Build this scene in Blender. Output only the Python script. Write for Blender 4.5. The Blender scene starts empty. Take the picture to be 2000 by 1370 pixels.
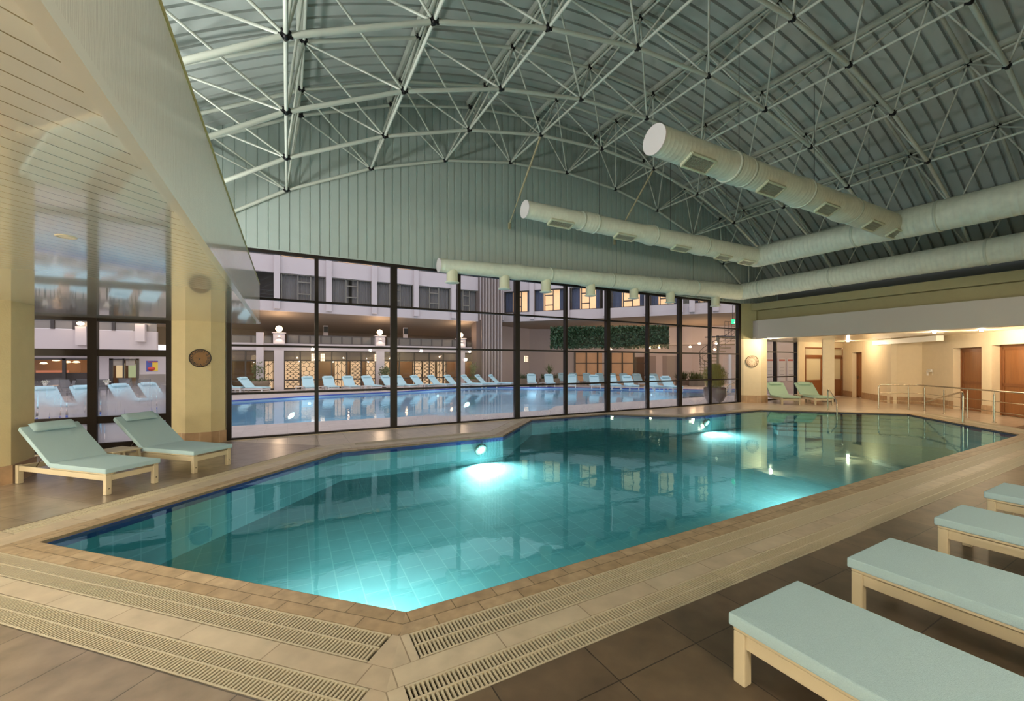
import bpy, bmesh, math, random
from math import sin, cos, pi, radians as R, sqrt, atan2
from mathutils import Vector, Matrix
random.seed(7)
S = bpy.context.scene
COL = S.collection

# ------------------------------------------------------------------ camera
YAW = 0.4989; FPX = 804.7; CY = 709.8; EYE = 1.75
cd = bpy.data.cameras.new('camera'); cam = bpy.data.objects.new('camera', cd); COL.objects.link(cam)
cam.location = (0, 0, EYE); cam.rotation_euler = (pi/2, 0, -YAW)
cd.sensor_width = 36; cd.lens = FPX/2000*36; cd.shift_y = (CY-685)/2000; cd.clip_start = 0.05; cd.clip_end = 400
S.camera = cam

# ------------------------------------------------------------------ world, exposure
S.view_settings.view_transform = 'Standard'; S.view_settings.look = 'None'
S.view_settings.gamma = 1; S.view_settings.exposure = 0.0; S.view_settings.use_curve_mapping = False
w = bpy.data.worlds.new('dusk'); S.world = w; w.use_nodes = True
wn = w.node_tree; wn.nodes.clear()
wo = wn.nodes.new('ShaderNodeOutputWorld'); wb = wn.nodes.new('ShaderNodeBackground')
wb.inputs[0].default_value = (0.60, 0.58, 0.605, 1); wb.inputs[1].default_value = 2.5
wn.links.new(wb.outputs[0], wo.inputs[0])

def lamp(kind, name, loc, energy, col, aim=None, **kw):
    l = bpy.data.lights.new(name, kind); l.energy = energy; l.color = col
    for k, v in kw.items(): setattr(l, k, v)
    o = bpy.data.objects.new(name, l); COL.objects.link(o); o.location = loc
    if aim is not None:
        o.rotation_euler = (Vector(aim)-Vector(loc)).to_track_quat('-Z', 'Y').to_euler()
    return o

# ------------------------------------------------------------------ measuring helpers: sight lines from the camera's standpoint
CS, SN = cos(YAW), sin(YAW)
def ray(px, py=CY):
    r = (px-1000)/FPX
    return Vector((SN+r*CS, CS-r*SN, (CY-py)/FPX))
def at(px, fw, z=0.0):
    d = ray(px); return Vector((d.x*fw, d.y*fw, z))
def hit(px, A, B):            # where the sight line meets the vertical wall A-B
    d = ray(px); ex, ey = B[0]-A[0], B[1]-A[1]
    t = (A[0]*ey-A[1]*ex)/(d.x*ey-d.y*ex)
    return Vector((d.x*t, d.y*t, 0))
def onY(px, Y): return ray(px).x*Y/ray(px).y
def depth(p): return p[0]*SN+p[1]*CS
def pix(p):
    f = depth(p); return 1000+FPX*(p[0]*CS-p[1]*SN)/f, CY-FPX*(p[2]-EYE)/f

# ------------------------------------------------------------------ materials
MATS = {}
def nodes(m): return m.node_tree.nodes, m.node_tree.links
def mat(name, col, rough=.6, metal=0, bump=0, bscale=40, var=0, vscale=6, spec=.5, emis=None, es=0, detail=3, trans=0, stretch=None, coat=0):
    if name in MATS: return MATS[name]
    m = bpy.data.materials.new(name); m.use_nodes = True; n, l = nodes(m)
    b = n['Principled BSDF']
    b.inputs['Base Color'].default_value = (*col, 1); b.inputs['Roughness'].default_value = rough
    b.inputs['Metallic'].default_value = metal; b.inputs['Specular IOR Level'].default_value = spec
    b.inputs['Transmission Weight'].default_value = trans
    if coat: b.inputs['Coat Weight'].default_value = coat; b.inputs['Coat Roughness'].default_value = .08
    if emis: b.inputs['Emission Color'].default_value = (*emis, 1); b.inputs['Emission Strength'].default_value = es
    tc = n.new('ShaderNodeTexCoord'); src = tc.outputs['Object']
    if stretch:
        mp = n.new('ShaderNodeMapping'); mp.inputs['Scale'].default_value = stretch; l.new(src, mp.inputs[0]); src = mp.outputs[0]
    if var:
        t = n.new('ShaderNodeTexNoise'); t.inputs['Scale'].default_value = vscale; t.inputs['Detail'].default_value = detail
        l.new(src, t.inputs['Vector'])
        mx = n.new('ShaderNodeMix'); mx.data_type = 'RGBA'
        mx.inputs[6].default_value = (*[max(0, c*(1-var)) for c in col], 1)
        mx.inputs[7].default_value = (*[min(1, c*(1+var)) for c in col], 1)
        l.new(t.outputs[0], mx.inputs[0]); l.new(mx.outputs[2], b.inputs['Base Color'])
    if bump:
        t2 = n.new('ShaderNodeTexNoise'); t2.inputs['Scale'].default_value = bscale; t2.inputs['Detail'].default_value = 4
        l.new(src, t2.inputs['Vector'])
        bp = n.new('ShaderNodeBump'); bp.inputs['Strength'].default_value = bump; bp.inputs['Distance'].default_value = .01
        l.new(t2.outputs[0], bp.inputs['Height']); l.new(bp.outputs[0], b.inputs['Normal'])
    MATS[name] = m; return m

def tile(name, c1, c2, mortar, w, h, rough=.4, ms=.004, rot=0, loc=(0, 0, 0), offset=0, bias=0, bump=.3, noise=.25, nscale=5, squash=1, vertical=False, coat=0, coatr=.08):
    if name in MATS: return MATS[name]
    m = bpy.data.materials.new(name); m.use_nodes = True; n, l = nodes(m); b = n['Principled BSDF']
    tc = n.new('ShaderNodeTexCoord'); mp = n.new('ShaderNodeMapping'); l.new(tc.outputs['Object'], mp.inputs[0])
    mp.vector_type = 'TEXTURE'
    mp.inputs['Rotation'].default_value = rot if isinstance(rot, tuple) else (0, 0, rot); mp.inputs['Location'].default_value = loc
    br = n.new('ShaderNodeTexBrick'); l.new(mp.outputs[0], br.inputs['Vector'])
    br.offset = offset; br.squash = squash
    br.inputs['Color1'].default_value = (*c1, 1); br.inputs['Color2'].default_value = (*c2, 1); br.inputs['Mortar'].default_value = (*mortar, 1)
    br.inputs['Scale'].default_value = 1; br.inputs['Mortar Size'].default_value = ms; br.inputs['Mortar Smooth'].default_value = .1
    br.inputs['Bias'].default_value = bias; br.inputs['Brick Width'].default_value = w; br.inputs['Row Height'].default_value = h
    ns = n.new('ShaderNodeTexNoise'); ns.inputs['Scale'].default_value = nscale; ns.inputs['Detail'].default_value = 8; l.new(tc.outputs['Object'], ns.inputs['Vector'])
    mr = n.new('ShaderNodeMapRange'); mr.inputs['To Min'].default_value = 1-noise; mr.inputs['To Max'].default_value = 1+noise
    mr.inputs['From Min'].default_value = .25; mr.inputs['From Max'].default_value = .75
    l.new(ns.outputs[0], mr.inputs[0])
    mu = n.new('ShaderNodeMix'); mu.data_type = 'RGBA'; mu.blend_type = 'MULTIPLY'; mu.inputs[0].default_value = 1
    l.new(br.outputs['Color'], mu.inputs[6]); l.new(mr.outputs[0], mu.inputs[7]); l.new(mu.outputs[2], b.inputs['Base Color'])
    b.inputs['Roughness'].default_value = rough
    if coat: b.inputs['Coat Weight'].default_value = coat; b.inputs['Coat Roughness'].default_value = coatr
    bp = n.new('ShaderNodeBump'); bp.inputs['Strength'].default_value = bump; bp.inputs['Distance'].default_value = .004; bp.invert = True
    ad = n.new('ShaderNodeMath'); ad.operation = 'MULTIPLY_ADD'; ad.inputs[1].default_value = .35
    l.new(ns.outputs[0], ad.inputs[0]); l.new(br.outputs['Fac'], ad.inputs[2])
    l.new(ad.outputs[0], bp.inputs['Height']); l.new(bp.outputs[0], b.inputs['Normal'])
    MATS[name] = m; return m

def glassmat(name, tint=(.9, .93, .93), ior=1.45, rough=0, bump=0, fog=None, base=0.0, bscale=(3, 3, 3), mist=(.5, .5, .58), sheen=(1, 1, 1)):
    """thin clear sheet: Fresnel blend of a mirror reflection and a tinted see-through"""
    m = bpy.data.materials.new(name); m.use_nodes = True; n, l = nodes(m); n.clear()
    out = n.new('ShaderNodeOutputMaterial'); mx = n.new('ShaderNodeMixShader')
    fr = n.new('ShaderNodeFresnel'); fr.inputs[0].default_value = ior
    tr = n.new('ShaderNodeBsdfTransparent'); tr.inputs[0].default_value = (*tint, 1)
    gl = n.new('ShaderNodeBsdfGlossy'); gl.inputs['Roughness'].default_value = rough; gl.inputs['Color'].default_value = (*sheen, 1)
    l.new(fr.outputs[0], mx.inputs[0]); l.new(tr.outputs[0], mx.inputs[1]); l.new(gl.outputs[0], mx.inputs[2])
    tc = n.new('ShaderNodeTexCoord')
    if bump:
        mp = n.new('ShaderNodeMapping'); mp.inputs['Scale'].default_value = bscale; l.new(tc.outputs['Object'], mp.inputs[0])
        t = n.new('ShaderNodeTexNoise'); t.inputs['Scale'].default_value = 1; t.inputs['Detail'].default_value = 3; t.inputs['Distortion'].default_value = .6
        l.new(mp.outputs[0], t.inputs['Vector'])
        bp = n.new('ShaderNodeBump'); bp.inputs['Strength'].default_value = bump; bp.inputs['Distance'].default_value = .02
        l.new(t.outputs[0], bp.inputs['Height']); l.new(bp.outputs[0], gl.inputs['Normal']); l.new(bp.outputs[0], fr.inputs['Normal'])
    last = mx.outputs[0]
    if fog:   # condensation: fogged in the lower part, running drips cleared through it
        z0, z1, amt, drip = fog
        df = n.new('ShaderNodeBsdfDiffuse'); df.inputs[0].default_value = (*mist, 1)
        tl = n.new('ShaderNodeBsdfTranslucent'); tl.inputs[0].default_value = (*mist, 1)
        ads = n.new('ShaderNodeMixShader'); ads.inputs[0].default_value = .6; l.new(df.outputs[0], ads.inputs[1]); l.new(tl.outputs[0], ads.inputs[2])
        sp = n.new('ShaderNodeSeparateXYZ'); l.new(tc.outputs['Object'], sp.inputs[0])
        mr = n.new('ShaderNodeMapRange'); mr.inputs['From Min'].default_value = z1; mr.inputs['From Max'].default_value = z0; l.new(sp.outputs[2], mr.inputs[0])
        ns = n.new('ShaderNodeTexNoise'); ns.inputs['Scale'].default_value = 1.3; ns.inputs['Detail'].default_value = 4; l.new(tc.outputs['Object'], ns.inputs['Vector'])
        mp2 = n.new('ShaderNodeMapping'); mp2.inputs['Scale'].default_value = (22, 22, .9); l.new(tc.outputs['Object'], mp2.inputs[0])
        ds = n.new('ShaderNodeTexNoise'); ds.inputs['Scale'].default_value = 1; ds.inputs['Detail'].default_value = 2; l.new(mp2.outputs[0], ds.inputs['Vector'])
        a = n.new('ShaderNodeMath'); a.operation = 'MULTIPLY_ADD'; a.inputs[1].default_value = 1.6; a.inputs[2].default_value = -.45; l.new(ns.outputs[0], a.inputs[0])
        c = n.new('ShaderNodeMath'); c.operation = 'ADD'; l.new(mr.outputs[0], c.inputs[0]); l.new(a.outputs[0], c.inputs[1])
        c2 = n.new('ShaderNodeMapRange'); c2.inputs['From Min'].default_value = .45; c2.inputs['From Max'].default_value = 1.1; c2.inputs['To Max'].default_value = amt; l.new(c.outputs[0], c2.inputs[0])
        d2 = n.new('ShaderNodeMapRange'); d2.inputs['From Min'].default_value = .60; d2.inputs['From Max'].default_value = .66; d2.inputs['To Min'].default_value = 1; d2.inputs['To Max'].default_value = 1-drip; l.new(ds.outputs[0], d2.inputs[0])
        mm = n.new('ShaderNodeMath'); mm.operation = 'MULTIPLY'; l.new(c2.outputs[0], mm.inputs[0]); l.new(d2.outputs[0], mm.inputs[1])
        m3 = n.new('ShaderNodeMixShader'); l.new(mm.outputs[0], m3.inputs[0]); l.new(last, m3.inputs[1]); l.new(ads.outputs[0], m3.inputs[2]); last = m3.outputs[0]
    l.new(last, out.inputs[0]); MATS[name] = m; return m

def emit(name, col, s):
    if name in MATS: return MATS[name]
    m = bpy.data.materials.new(name); m.use_nodes = True; n, l = nodes(m); n.clear()
    o = n.new('ShaderNodeOutputMaterial'); e = n.new('ShaderNodeEmission'); e.inputs[0].default_value = (*col, 1); e.inputs[1].default_value = s
    l.new(e.outputs[0], o.inputs[0]); MATS[name] = m; return m

# ------------------------------------------------------------------ mesh helpers
class MB:
    def __init__(s): s.v = []; s.f = []; s.sm = []
    def add(s, vs, fs, smooth=False):
        o = len(s.v); s.v += [tuple(x) for x in vs]
        for f in fs: s.f.append([i+o for i in f]); s.sm.append(smooth)
        return s
    def box(s, c, d, rz=0, M=None):
        x, y, z = d[0]/2, d[1]/2, d[2]/2
        vs = [Vector((sx*x, sy*y, sz*z)) for sz in (-1, 1) for sy in (-1, 1) for sx in (-1, 1)]
        if M is not None: vs = [M@v for v in vs]
        elif rz:
            q = Matrix.Rotation(rz, 3, 'Z'); vs = [q@v for v in vs]
        c = Vector(c); vs = [v+c for v in vs]
        return s.add(vs, [(0, 2, 3, 1), (4, 5, 7, 6), (0, 1, 5, 4), (2, 6, 7, 3), (0, 4, 6, 2), (1, 3, 7, 5)])
    def b2(s, a, b):
        return s.box([(a[i]+b[i])/2 for i in range(3)], [abs(b[i]-a[i]) for i in range(3)])
    def bar(s, a, b, w, h, up=(0, 0, 1)):          # rectangular bar from a to b
        a, b = Vector(a), Vector(b); d = (b-a); L = d.length; d.normalize(); u = Vector(up)
        sd = d.cross(u)
        if sd.length < 1e-4: sd = Vector((1, 0, 0))
        sd.normalize(); u = sd.cross(d)
        vs = [p+sd*(i*w/2)+u*(j*h/2) for p in (a, b) for i, j in ((-1, -1), (1, -1), (1, 1), (-1, 1))]
        return s.add(vs, [(0, 1, 2, 3), (7, 6, 5, 4), (0, 4, 5, 1), (1, 5, 6, 2), (2, 6, 7, 3), (3, 7, 4, 0)])
    def prism(s, poly, z0, z1):
        k = len(poly); vs = [(p[0], p[1], z0) for p in poly]+[(p[0], p[1], z1) for p in poly]
        fs = [list(range(k))[::-1], list(range(k, 2*k))]+[(i, (i+1) % k, k+(i+1) % k, k+i) for i in range(k)]
        return s.add(vs, fs)
    def tube(s, pts, r, n=10, cap=True):
        pts = [Vector(p) for p in pts]; rs = r if isinstance(r, (list, tuple)) else [r]*len(pts)
        vs = []; fs = []; pu = None
        for i, p in enumerate(pts):
            t = (pts[min(i+1, len(pts)-1)]-pts[max(i-1, 0)]).normalized()
            if pu is None:
                pu = Vector((0, 0, 1)) if abs(t.z) < .9 else Vector((1, 0, 0))
            sd = t.cross(pu).normalized(); u = sd.cross(t).normalized(); pu = u
            for k in range(n):
                a = 2*pi*k/n; vs.append(p+sd*(cos(a)*rs[i])+u*(sin(a)*rs[i]))
        for i in range(len(pts)-1):
            for k in range(n):
                fs.append((i*n+k, i*n+(k+1) % n, (i+1)*n+(k+1) % n, (i+1)*n+k))
        s.add(vs, fs, True)
        if cap:
            s.add(vs[:n], [tuple(range(n))[::-1]]); s.add(vs[-n:], [tuple(range(n))])
        return s
    def lathe(s, prof, c=(0, 0, 0), n=20, M=None, cap=True):   # prof [(r,z)]
        vs = []; fs = []
        for r, z in prof:
            for k in range(n):
                v = Vector((r*cos(2*pi*k/n), r*sin(2*pi*k/n), z))
                if M is not None: v = M@v
                vs.append(v+Vector(c))
        for i in range(len(prof)-1):
            for k in range(n): fs.append((i*n+k, i*n+(k+1) % n, (i+1)*n+(k+1) % n, (i+1)*n+k))
        s.add(vs, fs, True)
        if not cap: return s
        if prof[0][0] > 2e-3 and prof[0][1] != prof[1][1]: s.add(vs[:n], [tuple(range(n))[::-1]])
        if prof[-1][0] > 2e-3 and prof[-1][1] != prof[-2][1]: s.add(vs[-n:], [tuple(range(n))])
        return s
    def mesh(s, name):
        me = bpy.data.meshes.new(name); me.from_pydata(s.v, [], s.f); me.update()
        me.polygons.foreach_set('use_smooth', s.sm)
        return me
    def build(s, name, m, parent=None, loc=None, rz=0, bev=0, seg=2):
        me = s.mesh(name)
        for mm in (m if isinstance(m, list) else [m]): me.materials.append(mm)
        o = bpy.data.objects.new(name, me); COL.objects.link(o)
        if parent: o.parent = parent
        if loc is not None: o.location = loc
        if rz: o.rotation_euler = (0, 0, rz)
        if bev:
            b = o.modifiers.new('bevel', 'BEVEL'); b.width = bev; b.segments = seg; b.limit_method = 'ANGLE'
            me.polygons.foreach_set('use_smooth', [True]*len(me.polygons))
            wn_ = o.modifiers.new('wn', 'WEIGHTED_NORMAL'); wn_.keep_sharp = False
        return o
def tag(o, label, cat, group=None, kind=None):
    o['label'] = label; o['category'] = cat
    if group: o['group'] = group
    if kind: o['kind'] = kind
    return o
def thing(name, label, cat, loc=(0, 0, 0), rz=0, group=None):
    o = bpy.data.objects.new(name, None); COL.objects.link(o); o.location = loc; o.rotation_euler = (0, 0, rz)
    o.empty_display_size = .1
    return tag(o, label, cat, group)
def struct(o, label=None):
    o['kind'] = 'structure'
    if label: o['label'] = label
    return o
def dup(root, loc, rz, label, group=None):
    def cp(o, par):
        c = o.copy(); COL.objects.link(c)
        if par: c.parent = par
        for ch in KIDS.get(o.name, []): cp(ch, c)
        return c
    if root.name not in KIDS:
        def walk(o):
            KIDS[o.name] = [x for x in o.children]
            for x in KIDS[o.name]: walk(x)
        walk(root)
    r = cp(root, None); r.location = loc; r.rotation_euler = (0, 0, rz); r['label'] = label
    if group: r['group'] = group
    return r
KIDS = {}
ORD = ['first', 'second', 'third', 'fourth', 'fifth', 'sixth', 'seventh', 'eighth', 'ninth', 'tenth', 'eleventh', 'twelfth', 'thirteenth', 'fourteenth', 'fifteenth', 'sixteenth']
# ------------------------------------------------------------------ material palette
M = {}
M['yellow'] = mat('yellow_plaster', (.62, .53, .31), .75, bump=.25, bscale=60, var=.06)
M['cream'] = mat('cream_plaster', (.74, .63, .45), .8, bump=.3, bscale=50, var=.05)
M['olive'] = mat('olive_beam_paint', (.27, .245, .125), .7, bump=.2, var=.08)
M['white'] = mat('white_paint', (.62, .60, .56), .7, bump=.25, bscale=70, var=.04)
M['frame'] = mat('dark_bronze_frame', (.010, .006, .004), .45, spec=.25)
M['roof'] = mat('roof_sheet', (.44, .49, .47), .5, metal=.1, var=.05, vscale=3, detail=6)
M['gable'] = mat('gable_sheet', (.33, .40, .375), .5, metal=.1, var=.08, vscale=2.5, detail=6)
M['tube'] = mat('white_green_tube', (.46, .50, .44), .4, var=.08, vscale=8)
M['node'] = mat('black_node', (.012, .012, .014), .4, metal=.6)
M['duct'] = mat('duct_wrap', (.62, .66, .56), .6, var=.16, vscale=7, detail=8, bump=.3, bscale=18)
M['soffit'] = tile('gloss_plank', (.80, .82, .76), (.82, .84, .78), (.22, .19, .09), 60, .11, rough=.14, coatr=.05, ms=.0035, rot=R(45), bump=.5, noise=.02, nscale=2, offset=0, coat=1)
M['soffit'].node_tree.nodes['Principled BSDF'].inputs['Coat IOR'].default_value = 1.9
M['fascia'] = mat('gloss_fascia', (.72, .71, .65), .18, bump=.3, bscale=12, var=.03, coat=.5, stretch=(1, 14, .6))
M['basetile'] = tile('skirting_tile', (.40, .26, .15), (.45, .30, .18), (.55, .42, .28), .33, .33, rough=.4, ms=.006, noise=.2, rot=(R(90), 0, 0))
TA = ((.100, .072, .048), (.135, .098, .062), (.035, .026, .018))
M['tileA'] = tile('brown_floor_tile_square', *TA, .635, .635, rough=.42, ms=.004, loc=(2.24, 1.71, 0), noise=.3)
M['tileB'] = tile('brown_floor_tile_diagonal', (.20, .155, .12), (.24, .185, .14), (.08, .06, .045), .59, .59, rough=.32, coat=.8, coatr=.26, ms=.004, rot=R(45), loc=(1.02, .99+2.03, 0), noise=.3)
M['tileLit'] = tile('lit_floor_tile', (.52, .44, .36), (.56, .475, .39), (.22, .17, .12), .60, .60, rough=.30, ms=.004, noise=.15, coat=.5, coatr=.2)  # same floor tile, with window light and reflections put into a paler colour
M['coping'] = tile('coping_stone', (.31, .225, .135), (.37, .28, .18), (.14, .10, .055), .33, .125, rough=.5, ms=.004, noise=.28, nscale=9, offset=.5)
M['band'] = tile('travertine_band', (.47, .41, .31), (.42, .35, .26), (.24, .19, .13), .66, 2.0, rough=.45, ms=.004, noise=.15, nscale=6, offset=.5)
M['grate'] = mat('cream_plastic_grate', (.46, .41, .30), .45)
M['trench'] = mat('dark_trench', (.02, .015, .01), .9)
M['pooltile'] = tile('pool_tile', (.28, .44, .47), (.25, .40, .43), (.38, .52, .53), .33, .25, rough=.75, ms=.007, rot=R(90), noise=.12, nscale=2, offset=.5)
M['poolwall'] = tile('pool_wall_tile', (.28, .44, .47), (.25, .41, .44), (.38, .52, .55), .25, .25, rough=.3, ms=.008, noise=.08, rot=(R(90), 0, R(20)))
M['blue'] = mat('cobalt_pool_edge_tile', (.012, .035, .22), .3)
M['steel'] = mat('brushed_steel', (.50, .45, .36), .25, metal=1)
M['wood'] = mat('brown_door_wood', (.24, .095, .03), .4, var=.3, vscale=3, detail=8, stretch=(9, 9, .7), bump=.2)
M['woodframe'] = mat('door_frame_wood', (.20, .075, .025), .4, var=.2, stretch=(8, 8, .8))
M['fabric'] = mat('seafoam_fabric', (.38, .54, .60), .85, bump=.5, bscale=350, var=.10, vscale=180, spec=.2)
M['fabric2'] = mat('pale_green_fabric', (.38, .55, .44), .85, bump=.5, bscale=300, var=.08, vscale=150, spec=.2)
M['fabric3'] = mat('sky_blue_fabric', (.42, .66, .74), .85, bump=.3, bscale=200, spec=.2)
M['lfp'] = mat('cream_lounger_plastic', (.52, .45, .31), .45, bump=.1)
M['wlfp'] = mat('white_lounger_plastic', (.60, .60, .60), .5)
M['extwhite'] = mat('courtyard_white_wall', (.58, .53, .54), .85, bump=.3, bscale=15, var=.05, vscale=1)
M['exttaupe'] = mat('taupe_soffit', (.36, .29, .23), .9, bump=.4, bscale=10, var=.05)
M['deckout'] = tile('courtyard_paving', (.46, .41, .39), (.50, .45, .43), (.38, .34, .32), .5, .5, rough=.5, ms=.004, noise=.12)
M['darkbrown'] = mat('restaurant_interior', (.16, .085, .04), .7, var=.3, vscale=1.2)
M['curtain'] = mat('grey_curtain', (.17, .165, .165), .9, var=.45, vscale=3, detail=6, stretch=(5, 5, .15), bump=.5, bscale=5)
M['bluecurtain'] = mat('slate_blue_curtain', (.10, .12, .19), .9, var=.45, vscale=3, stretch=(5, 5, .15))
M['winframe'] = mat('grey_window_frame', (.20, .19, .16), .5)
M['pot'] = mat('brown_glazed_pot', (.055, .032, .02), .25, var=.2)
M['planter'] = mat('stone_planter', (.20, .16, .12), .7, var=.2)
M['leaf'] = mat('dark_green_leaf', (.035, .085, .035), .5, var=.5, vscale=9)
M['leaf2'] = mat('yellow_green_leaf', (.20, .21, .03), .55, var=.4, vscale=12)
M['leaf3'] = mat('mid_green_leaf', (.08, .13, .04), .55, var=.4, vscale=9)
M['bark'] = mat('bark', (.09, .06, .04), .9, bump=.5)
M['darkmetal'] = mat('dark_metal', (.05, .05, .055), .4, metal=.6)
M['sling'] = mat('grey_sling_mesh', (.12, .12, .125), .7)
M['glass'] = glassmat('window_glass', (.90, .88, .90))
M['glassfog'] = glassmat('fogged_window_glass', (.88, .88, .92), fog=(.60, 1.50, .93, .85))
M['glassmist'] = glassmat('lightly_misted_glass', (.90, .90, .93), fog=(-.2, .85, .42, .2))
M['water'] = glassmat('pool_water', (.24, .53, .52), ior=1.33, rough=.025, sheen=(.55, .88, .88), bump=.07, bscale=(2.6, 2.6, 2.6))
M['waterout'] = glassmat('courtyard_pool_water', (.66, .86, .95), ior=1.33, bump=.25, bscale=(2.5, 2.5, 2.5))
M['lens_cool'] = emit('pool_lamp_lens', (.75, 1, .96), 8)
M['lens_warm'] = emit('warm_lamp_lens', (1, .66, .34), 40)
M['globe'] = emit('globe_glow', (1, .74, .45), 9)

# ------------------------------------------------------------------ pool outline and rings
POOL = [(-2.13, 5.75), (.95, 8.83), (4.56, 8.83), (6.63, 10.90), (9.65, 10.90), (11.43, 9.12), (15.58, 9.12), (18.75, 5.95), (15.70, 2.90), (.73, 2.90)]
POOL = POOL[::-1]      # counter-clockwise
# edges after reversal: 0 near (15.7->.73 wait order), computed below by edge names
def ccw(p): return sum(a[0]*b[1]-b[0]*a[1] for a, b in zip(p, p[1:]+p[:1])) > 0
if not ccw(POOL): POOL = POOL[::-1]
NP = len(POOL)
def ename(i):
    a, b = POOL[i], POOL[(i+1) % NP]
    mx, my = (a[0]+b[0])/2, (a[1]+b[1])/2
    if abs(a[1]-b[1]) < .01 and my < 3: return 'near'
    if mx < 0 and my < 5: return 'nearleft'
    if mx < 0: return 'left'
    if abs(my-8.83) < .05: return 'farleft'
    if abs(my-10.9) < .05: return 'glass'
    if abs(my-9.12) < .05: return 'farright'
    if my > 9.5: return 'notchA' if mx < 8 else 'notchB'
    if my > 6: return 'gallery'
    return 'ramp'
EN = [ename(i) for i in range(NP)]
LV = {'near': (.235, .50, .655, .885), 'nearleft': (.235, .50, .655, .885), 'left': (.23, .50, .765, .775), 'farleft': (.23, .50, .765, .775),
      'notchA': (.23, .50, .51, .52), 'glass': (.20, .31, .32, .33), 'notchB': (.23, .45, .46, .47), 'farright': (.23, .44, .45, .46),
      'gallery': (.23, .44, .45, .46), 'ramp': (.235, .50, .655, .885)}
def offset(level):
    if level < 0: return list(POOL)
    out = []
    for i in range(NP):
        a, b, c = POOL[i-1], POOL[i], POOL[(i+1) % NP]
        d1, d2 = LV[EN[i-1]][level], LV[EN[i]][level]
        def nrm(p, q):
            l = sqrt((q[0]-p[0])**2+(q[1]-p[1])**2); return ((q[1]-p[1])/l, -(q[0]-p[0])/l)
        n1, n2 = nrm(a, b), nrm(b, c)
        c1 = n1[0]*b[0]+n1[1]*b[1]+d1; c2 = n2[0]*b[0]+n2[1]*b[1]+d2
        det = n1[0]*n2[1]-n1[1]*n2[0]
        out.append(((c1*n2[1]-c2*n1[1])/det, (n1[0]*c2-n2[0]*c1)/det))
    return out
RING = {k: offset(k) for k in (-1, 0, 1, 2, 3)}
def strip(i, l0, l1, z0, z1, name, m, inset=0):
    """one side of a ring as a solid slab in its own frame (x runs along the pool edge)"""
    a, b = RING[l0][i], RING[l0][(i+1) % NP]; c, d = RING[l1][(i+1) % NP], RING[l1][i]
    ang = atan2(b[1]-a[1], b[0]-a[0])
    q = Matrix.Rotation(-ang, 2)
    loc = [(q@Vector((p[0]-a[0], p[1]-a[1]))) for p in (a, b, c, d)]
    mb = MB().prism([tuple(p) for p in loc][::-1], z0, z1)
    return mb.build(name, m, loc=(a[0], a[1], 0), rz=ang)

SIDE = {'near': 'near side', 'nearleft': 'near left side', 'left': 'left side', 'farleft': 'far left side', 'notchA': 'notch by the glass', 'glass': 'glass side', 'notchB': 'far notch',
        'farright': 'far side', 'gallery': 'gallery side', 'ramp': 'far right side'}
for i in range(NP):
    s = SIDE[EN[i]]
    tag(strip(i, -1, 0, -.12, 0, 'pool_coping', M['coping']), f'beige stone coping along the {s} of the indoor pool', 'pool edge', 'indoor pool copings')
    bl = strip(i, -1, 0, -.12, -.12, 'x', M['blue']) if False else None
    if EN[i] in ('near', 'nearleft', 'ramp'):
        tag(strip(i, 1, 2, -.05, 0, 'stone_band', M['band']), f'pale stone band between the two grates on the {s} of the pool', 'paving', 'stone bands')
    elif EN[i] in ('left', 'farleft'):
        tag(strip(i, 0, 1, -.05, 0, 'stone_band', M['band']), f'pale stone band outside the coping on the {s} of the pool', 'paving', 'stone bands')
        strip_tile = None
    else:
        tag(strip(i, 0, 1, -.05, 0, 'stone_band', M['band']), f'pale stone band outside the coping on the {s} of the pool', 'paving', 'stone bands')

# grates: slatted plastic channel covers lying in a dark trench
def grate(i, l0, l1, e0, e1, pitch=.0255, label=''):
    a, b = Vector(RING[l0][i]), Vector(RING[l0][(i+1) % NP]); c, d = Vector(RING[l1][(i+1) % NP]), Vector(RING[l1][i])
    ang = atan2(b.y-a.y, b.x-a.x); q = Matrix.Rotation(-ang, 2)
    A, B, C_, D = [q@(p-a) for p in (a, b, c, d)]
    w_ = abs(D.y); x0 = max(A.x, D.x)+e0; x1 = min(B.x, C_.x)-e1
    root = thing('drain_grate', label, 'drain grate', (a.x, a.y, 0), ang, 'pool overflow grates')
    sl = MB(); n = int((x1-x0)/pitch)
    y0, y1 = -.008, -w_+.008
    ym = (y0+y1)/2
    for k in range(n):
        x = x0+(k+.5)*pitch
        for ya, yb in ((y0, ym+.008), (ym-.008, y1)):
            sl.b2((x-.006, ya, -.026), (x+.006, yb, -.001))
    sl.build('slats', M['grate'], root)
    rl = MB()
    for yy in (ym, y0-.004, y1+.004): rl.b2((x0, yy-.006, -.024), (x1, yy+.006, -.0005))
    rl.build('rail', M['grate'], root)
    # the trench under it and the stone wedges at its ends
    tr = MB().b2((x0-.003, 0.0, -.14), (x1+.003, -w_, -.13)); tr.b2((x0-.003, .0, -.14), (x1+.003, -.002, -.026)); tr.b2((x0-.003, -w_+.002, -.14), (x1+.003, -w_, -.026))
    tr.b2((x0-.006, 0, -.14), (x0-.003, -w_, -.01)); tr.b2((x1+.003, 0, -.14), (x1+.006, -w_, -.01))
    tr.build('trench', M['trench'], root)
    wd = MB().prism([(x0-.006, 0), (A.x, 0), (D.x, -w_), (x0-.006, -w_)], -.05, 0)
    wd.build('stone_end', M['band'], root)
    MB().prism([(x1+.006, 0), (x1+.006, -w_), (C_.x, -w_), (B.x, 0)], -.05, 0).build('stone_end', M['band'], root)
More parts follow.
